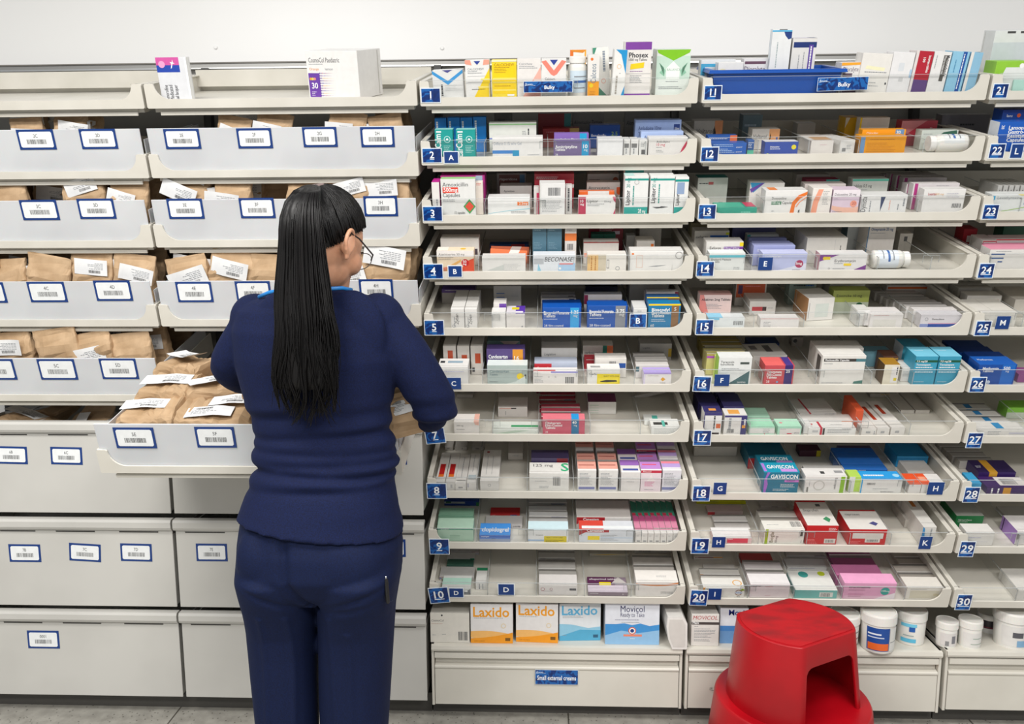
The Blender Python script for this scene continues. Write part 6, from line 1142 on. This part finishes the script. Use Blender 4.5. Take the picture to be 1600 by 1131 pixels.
# ================================================================== PERSON
person = empty('person', Matrix.Translation((onY(500, 900, -.48).x, -.48, 0))); tag(person, 'person seen from behind in navy tunic and trousers with long black ponytail', 'person')
PI_ = person.matrix_world.inverted()
def M_(): m = M(); m.X = PI_.copy(); return m
def ringp(yl, xl, yr, xr, ry, cy, e=2.3, n=40, k=0):
    a = onY(xl, yl, cy); b = onY(xr, yr, cy); c = (a+b)/2; h = (b-a)/2; r = []
    for j in range(n):
        t = 2*math.pi*j/n; cs, sn = math.cos(t), math.sin(t); p = 2/e
        r.append(c+h*(math.copysign(abs(cs)**p, cs))+Vector((0, ry*math.copysign(abs(sn)**p, sn), 0)))
    return r
TOR = [(449, 452, 449, 540, .058, -.455), (455, 436, 454, 548, .064, -.455), (463, 410, 460, 568, .075, -.46), (471, 388, 467, 594, .088, -.465), (484, 372, 483, 612, .10, -.47), (515, 366, 518, 622, .112, -.475), (555, 370, 560, 626, .118, -.475),
       (600, 380, 602, 617, .114, -.475), (637, 392, 637, 610, .108, -.475), (662, 401, 662, 608, .103, -.475), (682, 400, 682, 614, .103, -.478), (703, 399, 703, 618, .105, -.48), (722, 403, 722, 621, .107, -.483), (741, 397, 741, 619, .111, -.487), (762, 391, 758, 615, .114, -.49), (783, 381, 785, 624, .12, -.495), (803, 374, 832, 629, .128, -.50)]
def arm(m, pts, rad, k, n=20):
    P = [onY(x, y, Y) for x, y, Y in pts]; Q = []; R_ = []
    for i in range(len(P)-1):
        for s in range(4):
            t = s/4; p0, p1, p2, p3 = P[max(i-1, 0)], P[i], P[i+1], P[min(i+2, len(P)-1)]
            Q.append(.5*((2*p1)+(-p0+p2)*t+(2*p0-5*p1+4*p2-p3)*t*t+(-p0+3*p1-3*p2+p3)*t**3)); R_.append(rad[i]*(1-t)+rad[i+1]*t)
    Q.append(P[-1]); R_.append(rad[-1]); m.tube(Q, R_, k, n); return Q
LA = [(408, 500, -.465), (380, 535, -.47), (360, 572, -.455), (385, 588, -.38), (425, 580, -.28), (440, 575, -.24)]
RA = [(590, 503, -.465), (632, 553, -.47), (665, 605, -.46), (680, 638, -.435), (662, 648, -.36), (640, 645, -.30)]
m = M_(); m.loft([ringp(*t) for t in TOR], 'scrubs')
m.ell(onY(400, 500, -.465), (.056, .062, .06), 'scrubs'); m.ell(onY(592, 502, -.465), (.06, .064, .064), 'scrubs')
m.ell(onY(447, 525, -.535), (.075, .032, .10), 'scrubs'); m.ell(onY(550, 525, -.533), (.075, .032, .10), 'scrubs')
arm(m, LA[:5], (.057, .049, .044, .042, .036), 'scrubs'); arm(m, RA[:5], (.060, .055, .052, .049, .040), 'scrubs')
zf = lambda y: onY(500, y, -.58).z
Z690, Z745, Z660, Z830 = zf(690), zf(748), zf(655), zf(830)
px0 = person.location.x
def folds(co, n_):
    x, y, z = co.x, co.y, co.z; d = 0
    if n_.z > .9: return 0
    xr = x
    wv = lambda s, o: noise.noise(Vector((xr*3.2+o, y*2, z*s+o)))
    for zc, amp, sl, wd in ((Z690, .0085, .10, .010), (Z690-.034, .0055, -.05, .008), (Z745+.022, .0065, .06, .009), (Z745, .010, -.02, .009), (Z745-.035, .005, .15, .010), (Z660, .005, .12, .012)):
        c = zc+sl*xr*.35+.010*noise.noise(Vector((xr*6, zc*9, y*4))); fade = .35+.65*abs(noise.noise(Vector((xr*5+zc*31, 2, zc*7))))*1.6
        d -= amp*fade*math.exp(-((z-c)/wd)**2)
        d += amp*.7*fade*math.exp(-((z-c-.018)/(wd*1.3))**2)
    k = max(0, min(1, (Z690+.18-z)/.25))
    d += .0035*noise.noise(Vector((xr*5+3, y*5, z*15)))*(k+.35)
    return d
shirt = remesh(m, 'tunic', .0045, person, 5, lambda c, n_: 1.3*folds(c, n_))
# trousers
m = M_(); HIP = [(790, 384, 790, 620, .11, -.49), (812, 378, 826, 624, .12, -.495), (845, 374, 848, 629, .126, -.5), (880, 374, 880, 627, .128, -.5), (905, 381, 905, 621, .112, -.495), (925, 392, 925, 612, .085, -.49)]
m.loft([ringp(*t) for t in HIP], 'trousers')
LL = [(850, 375, 850, 480, .09, -.49), (890, 375, 890, 494, .125, -.50), (915, 380, 915, 495, .118, -.495), (945, 385, 945, 496, .104, -.487), (975, 390, 975, 495, .094, -.48), (1010, 394, 1010, 494, .09, -.478), (1060, 398, 1060, 494, .086, -.478), (1131, 405, 1131, 496, .082, -.48), (1220, 407, 1220, 497, .078, -.485), (1310, 408, 1310, 496, .076, -.49), (1395, 408, 1395, 496, .078, -.49)]
RL = [(850, 510, 850, 628, .09, -.49), (890, 498, 890, 627, .128, -.50), (915, 499, 915, 623, .12, -.495), (945, 500, 945, 618, .106, -.487), (975, 500, 975, 616, .097, -.48), (1010, 500, 1010, 614, .093, -.478), (1060, 501, 1060, 611, .089, -.478), (1131, 503, 1131, 607, .085, -.48), (1220, 504, 1220, 602, .08, -.485), (1310, 505, 1310, 598, .078, -.49), (1395, 506, 1395, 596, .08, -.49)]
m.loft([ringp(*t) for t in LL], 'trousers'); m.loft([ringp(*t) for t in RL], 'trousers')
m.ell(onY(412, 872, -.555), (.060, .060, .085), 'trousers'); m.ell(onY(528, 876, -.56), (.108, .066, .090), 'trousers')
def tfold(co, n_):
    if abs(n_.z) > .9: return 0
    x, y, z = co; d = .004*noise.noise(Vector((x*9, y*9, z*2.2)))+.002*noise.noise(Vector((x*22, y*20, z*6)))
    c = onY(436, 1000, -.58).x-px0; zz = onY(436, 955, -.58).z
    # pressed creases running down the backs of the legs
    for px, zt in ((452, 960), (413, 960), (545, 985), (520, 960)):
        X0 = onY(px, 1050, -.57).x-px0
        if z < onY(px, zt, -.57).z and n_.y < 0: d += .004*math.exp(-((x-X0-.01*noise.noise(Vector((z*3, px, 0))))/.007)**2)
    q1 = onY(444, 845, -.6); q2 = onY(450, 905, -.6); q3 = onY(482, 952, -.6)
    if n_.y < 0 and q3.z-.02 < z < q1.z+.03:
        t_ = (z-q3.z)/(q2.z-q3.z); xc = (q3.x+(q2.x-q3.x)*min(1, max(0, t_))**.7 if z < q2.z else q2.x+(q1.x-q2.x)*(z-q2.z)/(q1.z-q2.z))-px0
        d -= .011*math.exp(-((x-xc)/.012)**2)*min(1, (q1.z+.03-z)/.05)
    for px, py, sl, am in ((430, 935, -.45, .006), (560, 930, .35, .006), (545, 948, .2, .004)):
        q = onY(px, py, -.58); dx = x-(q.x-px0)
        if n_.y < .2: d -= am*math.exp(-((z-q.z-sl*dx)/.008)**2)*math.exp(-(dx/.06)**2)
    return d
remesh(m, 'trousers', .0045, person, 12, tfold)
m = M_()
for px in ((450), (552)):
    p = onY(px, 1400, -.46); m.ell((p.x, -.44, .045), (.048, .13, .045), '#1a1a1c', 16)
remesh(m, 'shoes', .008, person, 2)
# pocket flap seam and pocket mouth on the right thigh
m = M_()
Pk = [onY(x, y, -.56) for x, y in ((589, 939), (601, 941), (613, 938))]; m.tube(Pk, .0016, '#0a1738', 6); m.build('pocket_seam', person)
p = onY(604.5, 922, -.580); m = M(); m.X = Matrix.Translation(p) @ Matrix.Rotation(math.radians(-3), 4, 'Y'); m.lathe([(.003, -.03), (.0045, -.026), (.0048, .02), (.004, .026), (.002, .027)], 'black', 14); m.box((-.0012, -.0062, -.012), (.0012, -.0048, .024), 'black'); m.lathe([(.0016, .027), (.0016, .031), (.0008, .032)], 'steel', 10)
pen = m.build('pen', smooth=False); tag(pen, 'black pen clipped in the right thigh pocket of the navy trousers', 'pen')
# ---- body: head, neck, trunk, arms with hands (one continuous skin surface)
az, pt = math.radians(20), math.radians(31)
fd = Vector((math.sin(az)*math.cos(pt), math.cos(az)*math.cos(pt), -math.sin(pt))); rd = Vector((math.cos(az), -math.sin(az), 0)); ud = rd.cross(fd)
Hc = onY(509.5, 371, -.475); FR = (rd, fd, ud)
def hl(a, b, c): return Hc+rd*a+fd*b+ud*c
m = M_()
m.ell(hl(0, 0, .0), (.074, .092, .098), 'skin', 24, FR); m.ell(hl(0, .022, -.055), (.058, .064, .062), 'skin', 20, FR); m.ell(hl(0, .05, -.088), (.032, .03, .024), 'skin', 14, FR)
m.ell(hl(.044, .045, -.035), (.026, .035, .03), 'skin', 12, FR); m.ell(hl(-.044, .045, -.035), (.026, .035, .03), 'skin', 12, FR)
m.tube([hl(0, .082, .008), hl(0, .1, -.02), hl(0, .106, -.036), hl(0, .094, -.045)], (.007, .010, .014, .01), 'skin', 10)      # nose
m.ell(hl(0, .084, -.066), (.023, .010, .006), 'skin', 10, FR); m.ell(hl(0, .082, -.076), (.019, .010, .006), 'skin', 10, FR)      # lips
m.ell(hl(.03, .077, .002), (.015, .012, .011), 'skin', 10, FR); m.ell(hl(-.03, .077, .002), (.015, .012, .011), 'skin', 10, FR)  # eyelids
m.tube([hl(0, -.02, -.04), onY(513, 430, -.462), onY(503, 462, -.455), onY(499, 490, -.455)], (.052, .050, .056, .07), 'skin', 24)
for sgn in (1, -1):   # ears
    B = hl(sgn*.073, -.010, -.028); out = (rd*sgn*.9-fd*.5).normalized(); E = []
    for t in range(0, 13):
        a = math.radians(-60+t*22); rr = .030 if t > 3 else .024
        E.append(B+out*(sgn*.004+.002+.008*math.sin(max(0, math.radians(t*15))))+(fd*-math.cos(a-.9)*.6+ud*math.sin(a-.9+.2))*rr*.9-fd*.008)
    m.tube(E, .0052, 'skin', 8); m.ell(B-fd*.006+out*.003, (.009, .017, .026), 'skin', 12, (out, (fd-out*fd.dot(out)).normalized(), ud)); m.ell(B-ud*.026+out*.005, (.006, .009, .010), 'skin', 10, (out, fd, ud))
m.loft([ringp(t[0]+12, t[1]+14, t[2]+12, t[3]-14, t[4]-.02, t[5]) for t in TOR], 'skin')
m.tube([onY(450, 860, -.48), onY(445, 1000, -.48), onY(448, 1180, -.48), onY(450, 1395, -.46)], (.07, .058, .046, .04), 'skin', 16)
m.tube([onY(545, 860, -.48), onY(552, 1000, -.48), onY(555, 1180, -.48), onY(552, 1395, -.46)], (.075, .062, .046, .04), 'skin', 16)
m.ell(onY(500, 840, -.485), (.15, .09, .1), 'skin')
QL = arm(m, LA, (.04, .038, .034, .034, .030, .026), 'skin', 16); QR = arm(m, RA, (.04, .04, .038, .036, .032, .026), 'skin', 16)
def hand(m, W_, d, up, side):
    """W_ wrist, d pointing along the hand, up = back of the hand, side = thumb side"""
    d = d.normalized(); up = (up-d*up.dot(d)).normalized(); side = (side-d*side.dot(d)-up*side.dot(up)).normalized()
    m.ell(W_+d*.05, (.040, .052, .016), 'skin', 16, (side, d, up))
    for i, (o, L) in enumerate(((.028, .070), (.0095, .079), (-.0095, .073), (-.027, .057))):
        b = W_+d*.085+side*o; q = [b]; a = .25
        for s_, l_ in enumerate((.45, .3, .25)): q.append(q[-1]+(d*math.cos(a)-up*math.sin(a))*L*l_); a += .35+.08*i
        m.tube([W_+d*.06+side*o]+q, (.0095, .0092, .0086, .0078, .006), 'skin', 10)
    q = [W_+d*.018+side*.024, W_+d*.042+side*.046-up*.008, W_+d*.07+side*.054-up*.02, W_+d*.092+side*.050-up*.030]; m.tube(q, (.013, .0115, .0098, .007), 'skin', 10)
hand(m, QL[-1], Vector((.25, 1, -.25)), Vector((0, .2, 1)), Vector((1, 0, 0)))
hand(m, QR[-1], Vector((-.75, .25, .15)), Vector((.3, 1, .1)), Vector((0, -.1, 1)))
body = remesh(m, 'body', .0032, person, 3)
# ---- hair
def on_head(v, s=1.0): v = v.normalized(); return hl(v.x*.0815*s, -.006+v.y*.098*s, .008+v.z*.102*s)
tieL = Vector((-.10, -.70, .71)).normalized()
m = M_(); m.smooth = True
n1, n2 = 80, 110; V = []; 
for i in range(n1+1):
    for j in range(n2):
        th = math.pi*i/n1; ph = 2*math.pi*j/n2; V.append(Vector((math.sin(th)*math.cos(ph), math.sin(th)*math.sin(ph), math.cos(th))))
def keep(v): return v.z*.74-v.y*.67 > -.03-.38*max(0, -v.y) and v.z > -.80
fs = []
for i in range(n1):
    for j in range(n2):
        q = (i*n2+j, i*n2+(j+1) % n2, (i+1)*n2+(j+1) % n2, (i+1)*n2+j)
        if all(keep(V[a]) for a in q): fs.append(q)
m.add([on_head(v, 1+.012*noise.noise(v*9)) for v in V], fs, 'hair')
rh = random.Random(3)
for s_ in range(700):
    for _ in range(50):
        v = Vector((rh.gauss(0, 1), rh.gauss(0, 1), rh.gauss(0, 1))).normalized()
        if keep(v) and (v.z*.80-v.y*.62 < .25 or rh.random() < .3 or v.z < -.4): break
    pts = [on_head(v.lerp(tieL, t).normalized(), 1.012+.02*t+.012*math.sin(t*3.14)) for t in (0, .15, .3, .45, .6, .75, .88, .97)]
    m.tube(pts, [.0008]+[.0016]*6+[.0012], 'hair', 5)
for s_ in range(0):   # loose hairs at the nape and temple
    v = Vector((rh.uniform(.4, .95), rh.uniform(-.6, .5), rh.uniform(-.6, .05))).normalized(); a = on_head(v, .98)
    m.tube([a, a+Vector((rh.uniform(-.004, .012), 0, -.01)), a+Vector((rh.uniform(-.008, .018), rh.uniform(-.01, .01), -.028))], (.0006, .0005, .0002), 'hair', 3)
m.build('hair', person)
tie = on_head(tieL, 1.0)
m = M_(); nrm = (rd*tieL.x+fd*tieL.y+ud*tieL.z).normalized(); s1 = nrm.cross(Vector((0, 0, 1))).normalized(); s2 = nrm.cross(s1)
m.tube([tie+s1*(.017+.002*math.sin(7*a))*math.cos(a)+s2*.016*math.sin(a) for a in [i*math.pi/12 for i in range(25)]], .0055, '#7a6a66', 8); m.smooth = True; m.build('hair_tie', person)
KEY = [(292, 486, 13, -.535), (298, 480, 20, -.568), (312, 474, 27, -.592), (330, 471, 32, -.604), (350, 470, 35, -.610), (400, 471, 38, -.610), (455, 473, 43, -.615), (500, 476, 46, -.62), (560, 480, 51, -.622), (600, 480, 54, -.622), (640, 479, 54, -.620), (662, 478, 50, -.618)]
def kc(y):
    for i in range(len(KEY)-1):
        if y <= KEY[i+1][0]:
            t = (y-KEY[i][0])/(KEY[i+1][0]-KEY[i][0]); return [KEY[i][q]*(1-t)+KEY[i+1][q]*t for q in (1, 2, 3)]
    return KEY[-1][1:]
m = M_(); m.smooth = True; rr = []
for y in range(294, 615, 12):
    c, h, Y = kc(y); a = onY(c-h*.92, y, Y); b = onY(c+h*.92, y, Y); cc = (a+b)/2; hw = (b-a).length/2
    rr.append([cc+Vector((hw*math.cos(2*math.pi*j/28), .021*math.sin(2*math.pi*j/28)*(1+.15*math.sin(9*2*math.pi*j/28)), 0)) for j in range(28)])
m.loft(rr, 'hair')
LOCK = [(rh.uniform(-.95, .95), rh.uniform(0, 6.28), rh.uniform(.6, 3.4), rh.uniform(-1.2, 1.2), rh.uniform(632, 672)) for _ in range(15)]
for s_ in range(850):
    a = rh.uniform(0, 2*math.pi); q = math.sqrt(rh.uniform(.45, 1)) if s_ % 3 else rh.uniform(.2, 1); ex, ey = math.cos(a)*q, math.sin(a)*q
    yend = rh.triangular(585, 672, 655) - 26*abs(ex); wob = rh.uniform(0, 6.28); amp = rh.uniform(.3, 3.2); pts = []; rad = []
    ys = [292, 299, 316]+[340+i*(yend-340)/13 for i in range(14)]; curl = rh.uniform(-1, 1)*(1 if rh.random() < .35 else .35)
    lk = min(LOCK, key=lambda q_: abs(q_[0]-ex)+.15*rh.random()); tight = 0
    if s_ % 6: tight = .85; wob, amp, curl, yend = lk[1]+rh.uniform(-.2, .2), lk[2], lk[3]+rh.uniform(-.15, .15), lk[4]-22*abs(lk[0])+rh.uniform(-14, 3)
    for i, y in enumerate(ys):
        c, h, Y = kc(y); f_ = max(0, (y-480)/180)
        ee = ex+(lk[0]-ex)*tight*min(1, max(0, (y-530)/110))
        X = c+ee*h*(1+.05*math.sin(y*.02+wob))+amp*f_*4*math.sin(y*.045+wob)+curl*16*max(0, (y-610)/45)**2
        pts.append(onY(X, y+(ey*3), Y-ey*.026*(1 if ey > 0 else .9)-.004*f_*math.sin(y*.05+wob*2)))
        rad.append(max(.0003, .0015*(1-.75*max(0, (i-10)/6.5))))
    m.tube(pts, rad, 'hair', 4)
for s_, (dx, dy) in enumerate(((50, 0), (56, -6), (44, 6), (34, 10), (-30, -4), (60, -12), (22, 8))):   # stray wisps at the ends
    p = [onY(478+dx*t**1.3+(6*math.sin(t*5+s_)), 540+(118+dy)*t, -.628) for t in (0, .2, .4, .6, .8, 1)]; m.tube(p, (.002, .002, .0018, .0014, .001, .0003), 'hair', 4)
m.build('ponytail', person)
# ---- glasses, lanyard
m = M_()
for sg in (1, -1):
    c = hl(sg*.034, .104, .0); m.tube([c+(rd*.024*math.cos(a)+ud*.021*math.sin(a)) for a in [i*math.pi/12 for i in range(25)]], .0011, '#6a625c', 6)
    m.tube([hl(sg*.058, .102, .002), hl(sg*.078, .075, .0), hl(sg*.086, .0, -.004), hl(sg*.083, -.030, -.008), hl(sg*.078, -.044, -.026)], .0018, '#1a1416', 6)
m.tube([hl(-.010, .106, .004), hl(0, .109, .008), hl(.010, .106, .004)], .0012, '#6a625c', 6); m.build('glasses', person)
m = M_(); m.smooth = True
P = [onY(404, 464, -.51), onY(420, 457, -.53), onY(445, 452, -.54), onY(480, 451.5, -.545), (onY(515, 451, -.54)), onY(535, 450, -.53), onY(550, 453, -.50)]
m.tube([p+Vector((0, 0, 0)) for p in P], .0042, '#1f7ec8', 8, .6)
P = [onY(516, 430, -.515), onY(524, 440, -.505), onY(533, 448, -.48), onY(538, 452, -.455)]; m.tube(P, .0045, '#2f86c4', 8, .6)
m.build('lanyard', person)
# ---- the bag in the right hand
p = onY(632, 636, -.395)
mw = Matrix.Translation(p) @ Matrix.Rotation(math.radians(14), 4, 'Y') @ Matrix.Rotation(math.radians(8), 4, 'Z') @ Matrix(((0, 1, 0, 0), (0, 0, -1, 0), (-1, 0, 0, 0), (0, 0, 0, 1))).inverted() @ Matrix.Translation((0, 0, -.03))
mw = Matrix.Translation(p) @ Matrix.Rotation(math.radians(12), 4, 'Y') @ Matrix(((0, -1, 0, 0), (0, 0, -1, 0), (1, 0, 0, 0), (0, 0, 0, 1))) @ Matrix.Rotation(math.pi, 4, 'Z') @ Matrix.Translation((-.0, 0, -.03))
mw = Matrix.Translation(p) @ Matrix.Rotation(math.radians(-14), 4, 'Y') @ Matrix(((0, 1, 0, 0), (0, 0, -1, 0), (-1, 0, 0, 0), (0, 0, 0, 1))) @ Matrix.Translation((0, 0, -.03))
o = bag(mw, 3, "brown paper bag with barcode slip held under the person's right arm", None, [(-.012, .0, 92, -.006, 0)], .82)
for ch in o.children: ch.scale = (.6, .75, 1)
# black cable trailing over tray 30
m = M(); m.tube([onY(x, y, Y) for x, y, Y in ((1540, 868, .25), (1562, 878, .2), (1575, 890, .16), (1590, 901, .12), (1612, 902, .1), (1640, 895, .1))], .0022, 'black', 8); m.smooth = True
tag(m.build('cable'), 'black cable drooping over the boxes at right of tray 30', 'cable')
